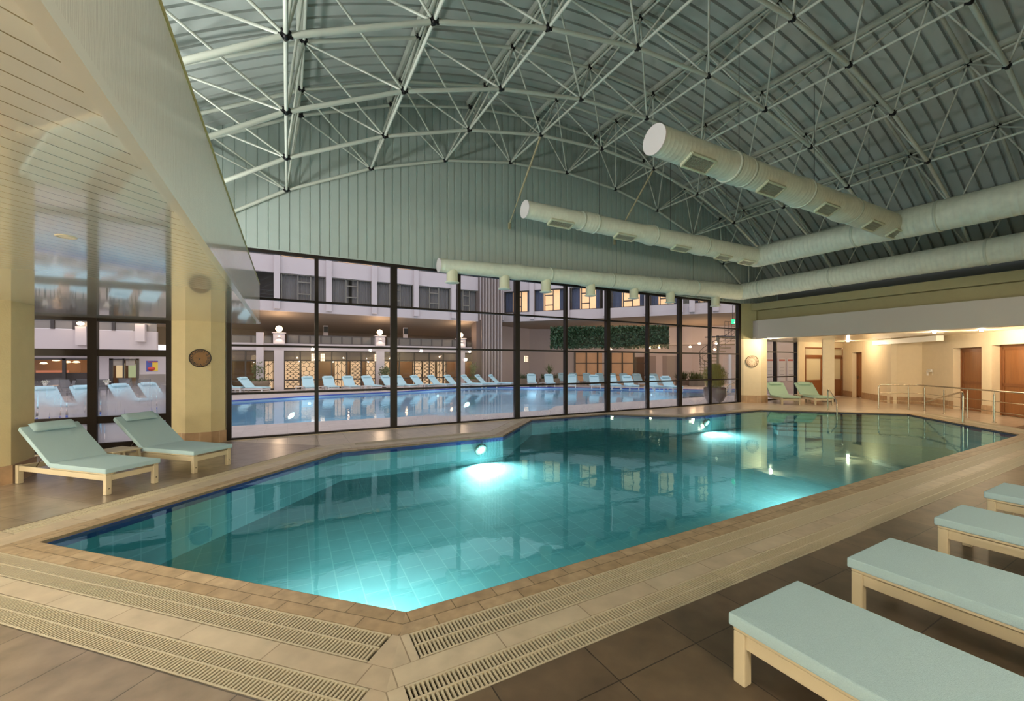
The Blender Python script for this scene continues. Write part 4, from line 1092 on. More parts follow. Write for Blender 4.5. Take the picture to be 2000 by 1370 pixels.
# soffit from the cornice back to the ground-floor wall and upper gallery back
sf = MB()
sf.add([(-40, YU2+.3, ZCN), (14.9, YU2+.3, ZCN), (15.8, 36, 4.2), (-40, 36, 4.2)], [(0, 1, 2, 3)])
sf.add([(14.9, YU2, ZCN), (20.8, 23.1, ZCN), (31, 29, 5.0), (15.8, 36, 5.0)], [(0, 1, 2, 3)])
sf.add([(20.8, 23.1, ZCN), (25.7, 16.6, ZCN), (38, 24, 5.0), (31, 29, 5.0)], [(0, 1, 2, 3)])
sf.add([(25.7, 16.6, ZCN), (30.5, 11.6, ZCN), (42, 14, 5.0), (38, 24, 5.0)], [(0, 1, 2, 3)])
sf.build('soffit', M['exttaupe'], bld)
MB().b2((-9, 36.0, 3), (15.8, 36.2, 4.3)).build('gallery_back_wall', mat('gallery_back', (.20, .15, .11), .8), bld)
# upper gallery slab, glass parapet with posts
MB().b2((-4.2, YF-.1, 2.60), (14.6, YF+4.9, 3.06)).build('gallery_slab', M['extwhite'], bld)
def parapet(x0, x1, y, z0, z1, npan, label=None):
    f = MB().b2((x0, y-.03, z1-.06), (x1, y+.03, z1)).b2((x0, y-.03, z0), (x1, y+.03, z0+.05))
    for k in range(npan+1):
        x = x0+(x1-x0)*k/npan; f.b2((x-.04, y-.035, z0), (x+.04, y+.035, z1))
    o = f.build('parapet_frame', mat('brown_parapet_metal', (.08, .065, .06), .5), bld)
    MB().b2((x0, y-.005, z0+.05), (x1, y+.005, z1-.06)).build('parapet_glass', mat('grey_reflective_glass', (.20, .18, .16), .12, spec=.8), o)
parapet(.0, 6.05, YF-.0, 3.06, 3.66, 9); parapet(6.5, 12.4, YF, 3.06, 3.66, 7); parapet(-1.5+-4, -.9, YF, 3.0, 3.55, 4); parapet(12.9, 14.7, YF+.3, 3.0, 3.55, 3)
lit2 = MB()
for x0, x1 in ((9.2, 10.3), (10.6, 11.9), (13.4, 13.7), (8.0, 8.4)): lit2.b2((x0, 35.9, 3.2), (x1, 35.95, 3.75))
lit2.build('lit_gallery_window', emit('gal_window', (1, .62, .34), .55), bld)
# ground floor columns with globe lamps on top
for k, px in enumerate((545, 742, 900)):
    x = onY(px, YF-.25); tc_ = MB().b2((x-.28, YF-.45, 0), (x+.28, YF+.1, 2.6)).b2((x-.33, YF-.45, 3.0), (x+.33, YF+.0, 3.70)).b2((x-.40, YF-.5, 3.70), (x+.40, YF+.05, 3.75)).build('column', M['extwhite'], bld)
    t = thing('globe_lamp', ['round white globe lamp on the leftmost parapet post', 'round white globe lamp on the middle parapet post', 'round white globe lamp on the parapet post before the lattice tower'][k], 'lamp', (x, YF-.2, 3.75), 0, 'globe lamps along the upper parapet')
    MB().lathe([(.06, 0), (.06, .06)], n=12).build('lamp_base', M['darkmetal'], t)
    MB().lathe([(.001, .0), (.12, .04), (.19, .12), (.21, .2), (.19, .29), (.12, .37), (.001, .41)], (0, 0, .05), 18).build('globe', M['globe'], t)
    lamp('POINT', 'globe_light', (x, YF-.55, 4.05), 70, (1, .70, .42), shadow_soft_size=.2)
    w_ = thing('wall_light', ['small downward wall light under the leftmost globe lamp', 'small downward wall light under the middle globe lamp', 'small downward wall light under the globe lamp by the lattice tower'][k], 'wall light', (x, YF-.47, 3.45), 0, 'parapet wall lights')
    MB().lathe([(.10, -.02), (.06, .06), (.02, .08)], n=12).build('shade', wpl, w_)
    lamp('SPOT', 'wall_light_lamp', (x, YF-.60, 3.42), 12, (1, .8, .55), (x, YF-.5, 2), spot_size=R(110), shadow_soft_size=.04)
MB().b2((-1.75, YF-.45, 0), (-1.35, YF, 3.72)).build('column', M['extwhite'], bld)
# two speakers on the upper gallery
for k, px in enumerate((640, 803)):
    p = at(px, 28.8 if k == 0 else 30.5); t = thing('loudspeaker', ['black box loudspeaker on a pale bracket above the parapet, left one', 'black box loudspeaker on a pale bracket above the parapet, right one'][k], 'loudspeaker', (p.x, p.y+1.6, 3.06), 0, 'gallery loudspeakers')
    MB().b2((-.16, 0, 0), (.16, .2, 1.45)).build('bracket', M['extwhite'], t)
    MB().b2((-.14, -.16, .95), (.14, .02, 1.36)).build('speaker_box', blk, t)

# restaurant behind the ground floor glazing
rest_ = thing('restaurant_facade', 'dark framed restaurant glazing glowing warm behind the courtyard loungers', 'shopfront')
MB().b2((-3.9, YF+3.0, 0), (15.4, YF+3.2, 2.6)).build('back_wall', M['darkbrown'], rest_)
MB().b2((-4.0, YF+.1, 0), (-3.8, YF+3.2, 2.6)).b2((15.3, YF+.1, 0), (15.5, YF+3.2, 2.6)).build('side_wall', M['darkbrown'], rest_)
def glazing(px0, px1, n_, root, y=YF, ztop=2.56):
    x0, x1 = onY(px0, y), onY(px1, y); f = MB()
    for k in range(n_+1):
        x = x0+(x1-x0)*k/n_; f.b2((x-.045, y-.04, 0), (x+.045, y+.04, ztop))
    for z in (.05, .62, 1.92, ztop): f.b2((x0, y-.04, z-.04), (x1, y+.04, z+.04))
    f.build('glazing_frame', mat('brown_black_frame', (.035, .028, .028), .4), root)
    MB().b2((x0, y-.004, .05), (x1, y+.004, ztop)).build('glass_pane', M['glass'], root)
    MB().b2((x0, y+.06, 1.95), (x1, y+.08, ztop)).build('roller_blind', mat('translucent_blind', (.26, .23, .19), .8, emis=(.8, .6, .4), es=.05), root)
glazing(450, 536, 3, rest_); glazing(554, 733, 6, rest_); glazing(749, 893, 5, rest_); glazing(907, 938, 2, rest_)
def lattice(px0, px1, kind, y, label, zb=.45):
    x0, x1 = onY(px0, y), onY(px1, y); W = x1-x0; z1 = 2.5
    t = thing('lattice_screen', label, 'screen', ((x0+x1)/2, y, 0), 0, 'backlit lattice screens in the restaurant')
    MB().b2((-W/2, .03, .05), (W/2, .05, z1)).build('backlight', emit('screen_glow', (1, .70, .38), 1.05), t)
    g = MB()
    for sx in (-1, 1): g.b2((sx*W/2-.03, -.02, 0), (sx*W/2+.03, .02, z1))
    g.b2((-W/2, -.02, z1-.03), (W/2, .02, z1)); g.b2((-W/2, -.02, 0.02), (W/2, .02, .06))
    def ln_(xa, za, xb, zb_): g.bar((xa, 0, za), (xb, 0, zb_), .035, .03, (0, 1, 0))
    c = .34
    if kind == 'cube':
        j = 0; z = .1
        while z < z1-.1:
            k = 0; x = -W/2+(c/2 if j % 2 else 0)
            while x < W/2:
                for dx, dz in ((0, c*.55), (c/2, -c*.3), (-c/2, -c*.3)):
                    if abs(x+dx) <= W/2+.01: ln_(x, z, x+dx, min(z1, z+dz))
                x += c
            z += c*.85; j += 1
    elif kind == 'scale':
        z = .1; j = 0
        while z < z1-.1:
            x = -W/2+(c/2 if j % 2 else 0)
            while x < W/2+c/2:
                pts = [(x+c*.58*cos(a), z+c*.5*sin(a)) for a in [pi*q/6 for q in range(7)]]
                for (xa, za), (xb, zb_) in zip(pts, pts[1:]):
                    if abs(xa) < W/2 and abs(xb) < W/2 and zb_ < z1: ln_(xa, za, xb, zb_)
                x += c
            z += c*.42; j += 1
    else:
        x = -W/2+c*.6; j = 0
        while x < W/2:
            ln_(x, .05, x, z1)
            for z in (.5, 1.1, 1.7, 2.3):
                z += .15*(j % 2); ln_(x, z, x+c*.4, z-.2); ln_(x, z, x-c*.4, z-.2)
            x += c*.8; j += 1
    g.build('lattice_bars', mat('bronze_lattice', (.05, .03, .015), .5), t)
sc = [(517, 540, 'line'), (556, 587, 'scale'), (588, 618, 'cube'), (653, 678, 'line'), (684, 705, 'scale'), (715, 734, 'cube'), (749, 760, 'cube'), (806, 824, 'cube'), (826, 850, 'scale'), (853, 872, 'line')]
nms = ['tall backlit arrow lattice screen left of the first white column', 'backlit fish-scale lattice screen right of the first white column', 'backlit cube lattice screen beside the fish-scale one', 'backlit arrow lattice screen in the middle of the wide glazing', 'backlit fish-scale lattice screen with a red mark near the second column', 'backlit cube lattice screen just left of the second white column', 'narrow backlit lattice strip right of the second white column', 'backlit cube lattice screen in the middle of the third glazing', 'backlit diamond lattice screen in the third glazing', 'backlit arrow lattice screen at the right of the third glazing']
for (p0, p1, kd), nm in zip(sc, nms): lattice(p0, p1, kd, YF+.75, nm)
for k, x in enumerate((.5, 4.0, 8.4, 12.2, 14.2)):
    lamp('POINT', 'restaurant_light', (x, YF+1.9, 2.2), 40, (1, .62, .32), shadow_soft_size=.15)
    t = thing('pendant_lamp', f'small warm pendant lamp inside the restaurant, {ORD[k]} from the left', 'pendant lamp', (x, YF+1.6, 2.2), 0, 'restaurant pendants')
    MB().lathe([(.001, -.1), (.09, -.02), (.06, .06), (.01, .09)], n=12).build('shade', emit('pendant_glow', (1, .72, .42), 3), t); MB().tube([(0, 0, .08), (0, 0, .4)], .006, 5).build('cord', M['darkmetal'], t)
def lantern(px, fw_, zc, label, y_off=0):
    p = at(px, fw_); t = thing('wall_lantern', label, 'wall lantern', (p.x, p.y, zc), 0, 'glowing wall lanterns')
    MB().b2((-.13, -.1, -.25), (.13, .1, .25)).build('lit_shade', emit('lantern_glow', (1, .72, .45), 2.2), t)
    g = MB()
    for x in (-.14, 0, .14): g.b2((x-.012, -.12, -.28), (x+.012, -.10, .28))
    for z in (-.28, -.1, .1, .28): g.b2((-.14, -.12, z-.012), (.14, -.10, z+.012))
    g.build('lantern_frame', mat('lantern_bronze', (.12, .08, .05), .5), t)
for px, lb in ((612, 'glowing boxed lantern left of the dark mullion'), (630, 'glowing boxed lantern right of the dark mullion'), (735, 'glowing boxed lantern at the second white column'), (934, 'glowing boxed lantern beside the lattice tower')):
    lantern(px, depth((onY(px, YF-.25), YF-.25)), 2.15, lb)
lantern(1028, 34.8, 2.12, 'glowing boxed lantern on the plain wall right of the lattice tower')

# lattice tower (vertical slats) at the corner
tw = thing('slat_tower', 'tall tower of thin vertical metal slats in the courtyard corner', 'slatted tower')
ta, tb = at(941, 32.3), at(979, 31.6)
for i in range(14):
    p = ta.lerp(tb, i/13); MB().b2((p.x-.035, p.y-.06, 0), (p.x+.035, p.y+.06, 11.5)).build('slat', mat('tower_slat', (.46, .40, .38), .5) if i % 2 else mat('tower_slat_dark', (.14, .11, .10), .5), tw)
mb = MB()
for z in (1.9, 2.6, 4.8, 6.0, 6.15, 6.3, 6.45, 6.6, 6.75): mb.bar((ta.x, ta.y+.05, z), (tb.x, tb.y+.05, z), .04, .04)
mb.build('cross_bars', mat('tower_slat', (.46, .40, .38), .5), tw)
MB().prism([(ta.x-.2, ta.y+.6), (tb.x+.3, tb.y+.6), (tb.x+.3, tb.y+1.6), (ta.x-.2, ta.y+1.6)], 0, 12).build('core_wall', mat('tower_core', (.13, .10, .09), .9), tw)
pa, pb = ta.lerp(tb, .25), ta.lerp(tb, .85)
MB().b2((pa.x, pa.y+.35, 2.0), (pb.x, pa.y+.4, 3.2)).build('lit_panel', emit('tower_glow', (1, .60, .25), .7), tw)

# right wing ground level: recessed walls under the overhang
GW = [(15.8, 32.2), (20.2, 33.6), (27.6, 30.6), (33.5, 26.0), (38, 19.5), (40, 12)]
BW = [(p[0]*.955, p[1]*.955) for p in GW]
for a, b in zip(GW, GW[1:]): struct(fac(a, b, 0, 5.1, 'wall_courtyard', M['extwhite'], .3))
for a, b in list(zip(BW, BW[1:]))[2:]: struct(fac(a, b, 3.42, 5.06, 'wall_bulkhead', M['extwhite'], .3))
ug = MB()
for a, b, a2, b2_ in zip(BW[2:], BW[3:], GW[2:], GW[3:]): ug.add([(a[0], a[1], 3.42), (b[0], b[1], 3.42), (b2_[0], b2_[1], 3.42), (a2[0], a2[1], 3.42)], [(0, 1, 2, 3)])
struct(ug.build('ceiling_passage', M['extwhite']))
G2 = (GW[1], GW[2]); G3 = (GW[2], GW[3]); G4 = (GW[3], GW[4])
def panelwall(px0, px1, seg, z0, z1, name, m, root=None, off=-.03, t=.05):
    p, q = hit(px0, *seg), hit(px1, *seg); return fac(p, q, z0, z1, name, m, t, root, off)
sf_ = thing('lobby_glazing', 'dark framed lobby windows under the overhang behind the courtyard loungers', 'shopfront')
panelwall(1122, 1176, G2, 0, 2.75, 'lit_interior', mat('lobby_lit', (.4, .25, .15), .8, emis=(1, .52, .26), es=.16, var=.4, vscale=.8), sf_)
panelwall(1192, 1236, G3, 0, 2.75, 'lit_interior', mat('lobby_lit', (.4, .25, .15), .8), sf_)
for seg, pxs in ((G2, (1122, 1144, 1166, 1186)), (G3, (1192, 1214, 1237, 1259))):
    for px in pxs:
        p = hit(px, *seg); MB().box((p.x, p.y-.1, 1.4), (.1, .1, 2.8)).build('mullion', mat('brown_black_frame', (.03, .03, .03), .4), sf_)
    for z in (.6, 1.75, 2.8):
        p, q = hit(pxs[0], *seg), hit(pxs[-1], *seg); MB().bar((p.x, p.y-.1, z), (q.x, q.y-.1, z), .08, .07).build('transom', mat('brown_black_frame', (.03, .03, .03), .4), sf_)
o = panelwall(1238, 1258, G3, 0, 2.35, 'service_door', mat('dark_service_door', (.06, .035, .02), .5), None); tag(o, 'dark brown door at the right end of the lobby windows', 'door')
o = panelwall(1265, 1281, G3, 0, 2.45, 'service_door', mat('grey_door', (.30, .27, .27), .7), None); tag(o, 'grey flush door right of the lobby windows', 'door')
o = panelwall(1294, 1322, G3, 0, 2.45, 'service_door', mat('grey_door', (.30, .27, .27), .7), None); tag(o, 'wide grey flush door leaf behind the back row loungers', 'door')
# passage downlights
for k, (px, py) in enumerate(((1193, 682), (1266, 679.5), (1348, 678), (1366, 671.5), (1396, 683))):
    f = (3.30-EYE)*FPX/(CY-py) if k > 1 else 36.5
    f = min(f, 35.0 if k > 1 else 36.5); z = EYE+(CY-py)*f/FPX; p = at(px, f)
    t = thing('downlight', ['warm downlight under the green wall, left one', 'warm downlight under the green wall, right one', 'warm downlight on the passage ceiling left of the spiral stair', 'bright warm downlight at the top of the spiral stair', 'warm downlight behind the spiral stair treads'][k], 'ceiling light', (p.x, p.y, z), 0, 'passage downlights')
    MB().lathe([(.001, -.08), (.10, -.05), (.12, 0), (.1, .06), (.001, .1)], n=12).build('lens', M['globe'], t)
    lamp('POINT', 'passage_light', (p.x-.3, p.y-.5, z-.2), 90 if k > 1 else 40, (1, .66, .36), shadow_soft_size=.1)

# leaf scatter
def leaves(name, m, parent, pts, size, up=.3, thin=.35, seed=1):
    rnd = random.Random(seed); mb = MB()
    for p in pts:
        p = Vector(p); d = Vector((rnd.gauss(0, 1), rnd.gauss(0, 1), rnd.gauss(up, 1))).normalized(); s = size*rnd.uniform(.6, 1.3)
        sd = d.cross(Vector((rnd.gauss(0, 1), rnd.gauss(0, 1), rnd.gauss(0, 1)))).normalized()*s*thin
        nn = sd.cross(d).normalized()*s*.08
        mb.add([p-d*s*.5, p+sd+nn, p+d*s*.5, p-sd+nn], [(0, 1, 2), (0, 2, 3)])
    return mb.build(name, m, parent)
rnd = random.Random(3)
# green wall hanging on the overhang
ga, gb = at(1075, 29.5), at(1306, 28.5)
g = thing('green_wall', 'long hanging panel of dense green artificial foliage above the lobby windows', 'green wall')
z0g, z1g = 2.85, 4.30
mb = MB().bar((ga.x, ga.y, (z0g+z1g)/2), (gb.x, gb.y, (z0g+z1g)/2), .16, z1g-z0g-.1); mb.build('backing_panel', mat('green_backing', (.012, .025, .012), .9), g)
pts = []
for k in range(5200):
    u = rnd.random(); p = ga.lerp(gb, u); z = z0g+(z1g-z0g)*rnd.random(); p = Vector((p.x, p.y, z)); tc_ = Vector((-p.x, -p.y, 0)).normalized(); pts.append(p+tc_*(.1+rnd.random()*.16))
for k in range(700):
    u = rnd.random(); p = ga.lerp(gb, u); tc_ = Vector((-p.x, -p.y, 0)).normalized(); pts.append(Vector((p.x, p.y, rnd.choice((z0g, z1g))))+tc_*rnd.uniform(-.1, .2)+Vector((0, 0, rnd.uniform(-.08, .08))))
leaves('foliage', M['leaf'], g, pts, .17, seed=5)['kind'] = 'stuff'

# big potted bush just outside the glass
def bowl(parent, r, h, m=M['pot']): return MB().lathe([(r*.45, 0), (r*.75, h*.12), (r*.97, h*.45), (r, h*.75), (r*.98, h*.97), (r*.9, h), (r*.86, h*.9), (.001, h*.88)], n=28).build('pot', m, parent)
bp_ = at(1396, 18.3); t = thing('potted_bush', 'large round yellow-green bush in a dark brown bowl pot just outside the glass', 'potted plant', (bp_.x, bp_.y, 0))
bowl(t, .46, .68)
pts = []; mbb = MB()
for k in range(2600):
    a = rnd.random()*2*pi; r_ = sqrt(rnd.random())*.47; z = rnd.random(); rr = r_*(.75+.35*sin(pi*min(1, z*1.05)))*(1 if z < .8 else 1-(z-.8)*1.6)
    b0 = Vector((rr*cos(a), rr*sin(a), .66+z*.95)); b1 = b0+Vector((cos(a)*.03+rnd.gauss(0, .02), sin(a)*.03+rnd.gauss(0, .02), .17)); sd = Vector((-sin(a), cos(a), 0))*.012
    mbb.add([b0-sd, b0+sd, b1], [(0, 1, 2)])
mbb.build('foliage', M['leaf2'], t)['kind'] = 'stuff'
def tree(px, fw_, pot_r, pot_h, stem, cr, cz, label, m, nleaf=500, lift=.0, under=True, size=.09, potm=None):
    p = at(px, fw_); t = thing('potted_tree', label, 'potted plant', (p.x, p.y, 0)); bowl(t, pot_r, pot_h, potm or M['planter'])
    if stem: MB().tube([(0, 0, pot_h*.85), (.03, 0, (pot_h+stem)/2), (0, .02, stem)], [.03, .025, .02], 8).build('trunk', M['bark'], t)
    pts = []
    for k in range(nleaf):
        a = rnd.random()*2*pi; u = rnd.gauss(0, .45); v = rnd.gauss(0, .45); q = Vector((rnd.gauss(0, .42)*cr, rnd.gauss(0, .42)*cr, stem+rnd.gauss(0, .42)*cz)); pts.append(q)
    leaves('foliage', m, t, pts, size, seed=int(px))['kind'] = 'stuff'
    if under:
        pts = [Vector((rnd.gauss(0, .4)*pot_r*1.3, rnd.gauss(0, .4)*pot_r*1.3, pot_h+abs(rnd.gauss(0, .09)))) for k in range(260)]
        leaves('groundcover', M['leaf3'], t, pts, .10, seed=int(px)+1)['kind'] = 'stuff'
tree(505, 26.3, .62, .62, 1.35, .42, .55, 'slender olive tree with grassy underplanting in a round stone planter', M['leaf3'])
tree(752, 29.3, .42, .62, 1.15, .42, .38, 'small leafy citrus tree in a tall bowl beside the second column', M['leaf'], 420, under=False, size=.12, potm=M['pot'])
tree(924, 32.0, .42, .50, 1.25, .36, .60, 'slim potted tree with pale foliage before the lattice tower', M['leaf3'], 420)
def blades(t, n_, L, z0, sp, m, seed):
    r_ = random.Random(seed); mb = MB()
    for k in range(n_):
        a = r_.random()*2*pi; tilt = r_.uniform(.1, 1.2); l_ = L*r_.uniform(.6, 1); c0 = Vector((r_.uniform(-sp, sp), r_.uniform(-.12, .12), z0))
        d = Vector((cos(a)*sin(tilt), sin(a)*sin(tilt), cos(tilt))); sd = Vector((-sin(a), cos(a), 0))*.022
        m1 = c0+d*l_*.6; e = c0+d*l_+Vector((0, 0, -l_*.18*tilt)); mb.add([c0-sd, c0+sd, m1+sd, m1-sd, e], [(0, 1, 2, 3), (3, 2, 4)])
    mb.build('foliage', m, t)['kind'] = 'stuff'
for k, (px, fw_, wd, lb) in enumerate(((1030, 32.6, 1.5, 'long stone planter of spiky agave plants right of the thick mullion'), (1073, 32.6, 1.5, 'long stone planter with a spiky palm beside the plain courtyard wall'))):
    p = at(px, fw_); t = thing('planter', lb, 'planter', (p.x, p.y, 0), R(-15)); MB().b2((-wd/2, -.3, 0), (wd/2, .3, .55)).build('planter_box', M['planter'], t, bev=.02)
    blades(t, 130, .62, .5, wd*.45, M['leaf'], 20+k)
    if k: blades(t, 60, .95, .95, .06, M['leaf3'], 40); MB().tube([(0, 0, .5), (0, 0, 1.0)], .06, 8).build('trunk', M['bark'], t)
for k, (px, fw_, wd, lb, m_) in enumerate(((1331, 33.2, .8, 'dark planter shrub left of the big potted bush', M['leaf']), (1359, 32.0, 1.1, 'low fern shrub in a stone bed behind the courtyard pool', M['leaf3']))):
    p = at(px, fw_); t = thing('planter', lb, 'planter', (p.x, p.y, 0), R(-40)); MB().b2((-wd/2, -.35, 0), (wd/2, .35, .42)).build('planter_box', M['planter'], t)
    blades(t, 240, .9, .4, wd*.4, m_, 60+k)
# spiral stair
sp_ = at(1402, 27.5); t = thing('spiral_stair', 'dark metal spiral staircase with curved railing beyond the potted bush', 'staircase', (sp_.x, sp_.y, 0))
MB().tube([(0, 0, 0), (0, 0, 3.6)], .08, 14).build('centre_pole', mat('stair_pole', (.16, .13, .08), .5), t)
N = 16; rail = []
for k in range(N):
    a = R(250)-k*R(20); z = .22*(k+1)-.1; a2 = a-R(20)
    MB().prism([(0.06*cos(a), .06*sin(a)), (1.15*cos(a), 1.15*sin(a)), (1.15*cos(a2), 1.15*sin(a2)), (.06*cos(a2), .06*sin(a2))][::-1], z, z+.05).build('tread', mat('stair_tread', (.26, .20, .10), .6), t)
    b_ = Vector((1.13*cos(a), 1.13*sin(a), z)); MB().tube([b_, b_+Vector((0, 0, .92))], .012, 6).build('baluster', M['darkmetal'], t); rail.append(b_)
for h in (.92, .62, .34): MB().tube([p+Vector((0, 0, h)) for p in rail], .018 if h > .9 else .010, 6).build('handrail', M['darkmetal'], t)
ld = MB().b2((-.1, -.5, 3.50), (2.9, .9, 3.56)).build('landing', M['darkmetal'], t)
lr = MB()
for k in range(9): lr.tube([(k*.36, -.5, 3.55), (k*.36, -.5, 4.5)], .012, 5)
for z in (4.5, 4.2, 3.9): lr.tube([(0, -.5, z), (2.9, -.5, z)], .014, 5)
lr.build('landing_rail', M['darkmetal'], t)
# pergola/trellis fence of white grid and post
fp = at(1432, 24.5); t = thing('grid_fence', 'white metal grid fence panel with a thick post behind the potted bush', 'fence', (fp.x-.6, fp.y+.2, 0), R(-40))
g = MB()
for k in range(9): g.b2((k*.22-.008, -.01, .1), (k*.22+.008, .01, 2.15))
for k in range(11): g.b2((0, -.01, .15+k*.2), (1.8, .01, .166+k*.2))
g.build('grid', mat('fence_grey', (.55, .55, .56), .5), t); MB().b2((.28, -.05, 0), (.40, .05, 2.25)).build('post', mat('fence_white', (.75, .75, .76), .5), t)
g_ = at(1434, 22.0); o = MB().tube([(g_.x-.7, g_.y, 0), (g_.x-.6, g_.y, .55), (g_.x, g_.y-.2, .85), (g_.x+.3, g_.y-.3, .82), (g_.x+.35, g_.y-.3, 0)], .02, 8).build('pool_handrail', M['steel']); tag(o, 'bent steel handrail of the courtyard pool right of the potted bush', 'handrail')
# exit sign outside the glass
ep = at(1435, 19.2); zc = EYE+(CY-628.5)*19.2/FPX
t = thing('exit_sign', 'glowing green emergency exit sign hanging at the right end of the glass wall', 'exit sign', (ep.x, ep.y, zc), R(-28))
MB().b2((-.14, -.03, -.11), (.14, .03, .11)).build('sign_box', emit('exit_green', (.05, .85, .35), 1.7), t)
MB().b2((-.05, -.04, -.08), (.05, -.031, -.02)).b2((-.02, -.04, -.04), (.03, -.031, .07)).build('running_figure', emit('exit_white', (.8, 1, .85), 2.4), t)
MB().tube([(-.1, 0, .13), (-.1, 0, .75), (.1, 0, .75)], .012, 6).tube([(.1, 0, .13), (.1, 0, .75)], .012, 6).build('hanger', M['darkmetal'], t)
# notice boards seen through the gallery window
nb_ = thing('notice_board', 'pale notice board with red-topped rule sheets seen through the gallery window', 'notice board', (at(1524, 23.5).x, at(1524, 23.5).y, 0), R(-28))
MB().b2((-.95, .03, 0), (1.3, .2, 3.0)).build('board_wall', M['extwhite'], nb_)
for k, x in enumerate((-.6, 0.1, .6)):
    s = MB().b2((x-.19, .0, .75), (x+.19, .028, 2.0)).build('sheet', mat('paper', (.72, .72, .72), .6), nb_)
    MB().b2((x-.17, -.006, 1.88), (x+.17, .0, 1.97)).build('red_header', mat('sign_red', (.45, .03, .03), .5), s)
    MB().b2((x-.12, -.006, 1.1), (x+.12, 0, 1.12)).b2((x-.12, -.006, 1.3), (x+.12, 0, 1.32)).b2((x-.12, -.006, 1.5), (x+.12, 0, 1.52)).build('text_lines', mat('ink', (.25, .25, .3), .6), s)

# courtyard loungers
ol = lounger('courtyard_lounger', 'x', M['fabric3'], M['wlfp'], back=43, w=.66, L=1.95, pillow=True, simple=True, group='courtyard sun loungers')
first = [True]
def place(px, fw_, ang, label, back=None):
    p = at(px, fw_)
    if first[0]: ol.location = (p.x, p.y, 0); ol.rotation_euler = (0, 0, R(ang)); ol['label'] = label; first[0] = False; return
    dup(ol, (p.x, p.y, 0), R(ang), label)
rowL = [(478, 24.4, 140), (520, 24.2, 138), (608, 24.6, 95), (652, 25.0, 97), (694, 25.4, 99), (737, 26.0, 104), (780, 26.4, 110), (808, 26.9, 114), (843, 27.3, 117), (878, 27.8, 120), (912, 28.3, 123), (946, 28.8, 127), (974, 29.3, 131), (1001, 29.8, 135)]
for k, (px, f, a) in enumerate(rowL): place(px, f, a, f'sky blue lounger in the row along the far left pool edge, {ORD[k]} from the left')
rowR = [(1040, 30.2, 62), (1076, 29.5, 62), (1116, 28.6, 52), (1164, 27.6, 55), (1204, 26.8, 60), (1239, 26.0, 62), (1288, 25.2, 62), (1324, 24.6, 66)]
for k, (px, f, a) in enumerate(rowR): place(px, f, a, f'sky blue lounger in the front row right of the thick mullion, {ORD[k]} from the left')
rowB = [(1102, 33.0), (1124, 33.0), (1152, 32.6), (1178, 32.2), (1204, 31.8), (1228, 31.4), (1255, 31.0), (1290, 30.4)]
for k, (px, f) in enumerate(rowB): place(px, f, 60, f'pale blue lounger in the back row before the lobby windows, {ORD[k]} from the left')
rowW = [(72, 13.5, 128), (132, 13.9, 128), (207, 14.6, 128), (282, 15.9, 130), (340, 17.0, 132)]
for k, (px, f, a) in enumerate(rowW): place(px, f, a, f'sky blue lounger seen through the fogged left window, {ORD[k]} from the left')
# low side tables in the courtyard
wt_ = None
for k, (px, f) in enumerate(((586, 24.6), (628, 25.0), (716, 25.6), (765, 26.2), (828, 27.0), (897, 28.2), (1060, 30))):
    p = at(px, f)
    if wt_ is None:
        wt_ = side_table('x', (p.x, p.y, 0), 0)
        for ch in wt_.children: 
            ch.data.materials.clear(); ch.data.materials.append(M['wlfp'])
        wt_['group'] = 'white courtyard side tables'; wt_['label'] = 'small white side table left of the second courtyard mullion'
    else: dup(wt_, (p.x, p.y, 0), .2*k, f'small white side table between courtyard loungers, {ORD[k]} from the left')

# ---- left courtyard: terrace with bar, tables and chairs
bar = thing('bar_facade', 'bar and restaurant front with warm interior seen through the left window', 'shopfront')
FWB = 34.0
def seg_at(px0, px1, f): return at(px0, f), at(px1, f)
YS = 30.9; A_, B_ = Vector((onY(-60, YS), YS, 0)), Vector((onY(440, YS), YS, 0))
SB = ((A_.x, A_.y), (B_.x, B_.y))
def zz(z): return 0 if z < .3 else EYE+(z-EYE)*.66
fac(A_, B_, zz(2.12), 2.5, 'lintel', M['extwhite'], .3, bar)
fac(A_, B_, 0, 2.5, 'inside_back', M['darkbrown'], .1, bar, 2.4)
def pw(px0, px1, z0, z1, name, m, off=0, t=.06): 
    p, q = hit(px0, *SB), hit(px1, *SB); return fac(p, q, zz(z0), zz(z1), name, m, t, bar, off)
brf = mat('brown_black_frame', (.035, .028, .028), .4)
for a, b in ((12, 18), (46, 53), (122, 129), (184, 190), (214, 221), (240, 243), (266, 272)): pw(a, b, 0, 2.15, 'mullion', brf, -.05, .1)
pw(12, 190, 2.02, 2.15, 'transom', brf, -.05, .1); pw(214, 272, 2.0, 2.12, 'transom', brf, -.05, .1); pw(12, 190, 0, .95, 'bar_front_panel', mat('bar_dark', (.04, .03, .03), .5), .3)
pw(190, 214, 0, 2.2, 'white_pier', M['extwhite'], -.1, .3); pw(272, 345, 0, 2.2, 'white_pier', M['extwhite'], -.02, .3)
pw(150, 180, .9, 2.0, 'amber_panel', mat('amber_panel', (.25, .10, .03), .6, emis=(1, .4, .1), es=.10), .5)
pw(18, 44, .9, 2.0, 'amber_panel', mat('amber_panel2', (.3, .18, .06), .6, emis=(1, .55, .2), es=.14), .5)
pw(54, 120, .98, 1.16, 'bottle_shelf', emit('bar_shelf_glow', (1, .35, .2), .55), .8)
pw(222, 239, .5, 1.75, 'lit_doorway', emit('doorway_glow', (1, .72, .38), .8), .4); pw(246, 262, .5, 1.7, 'lit_doorway', emit('doorway_glow2', (.75, .85, .45), .5), .4)
pw(221, 240, 1.55, 2.0, 'blind', mat('cream_blind', (.5, .45, .38), .8), -.02); pw(246, 264, 1.55, 2.0, 'blind', mat('cream_blind', (.5, .45, .38), .8), -.02)
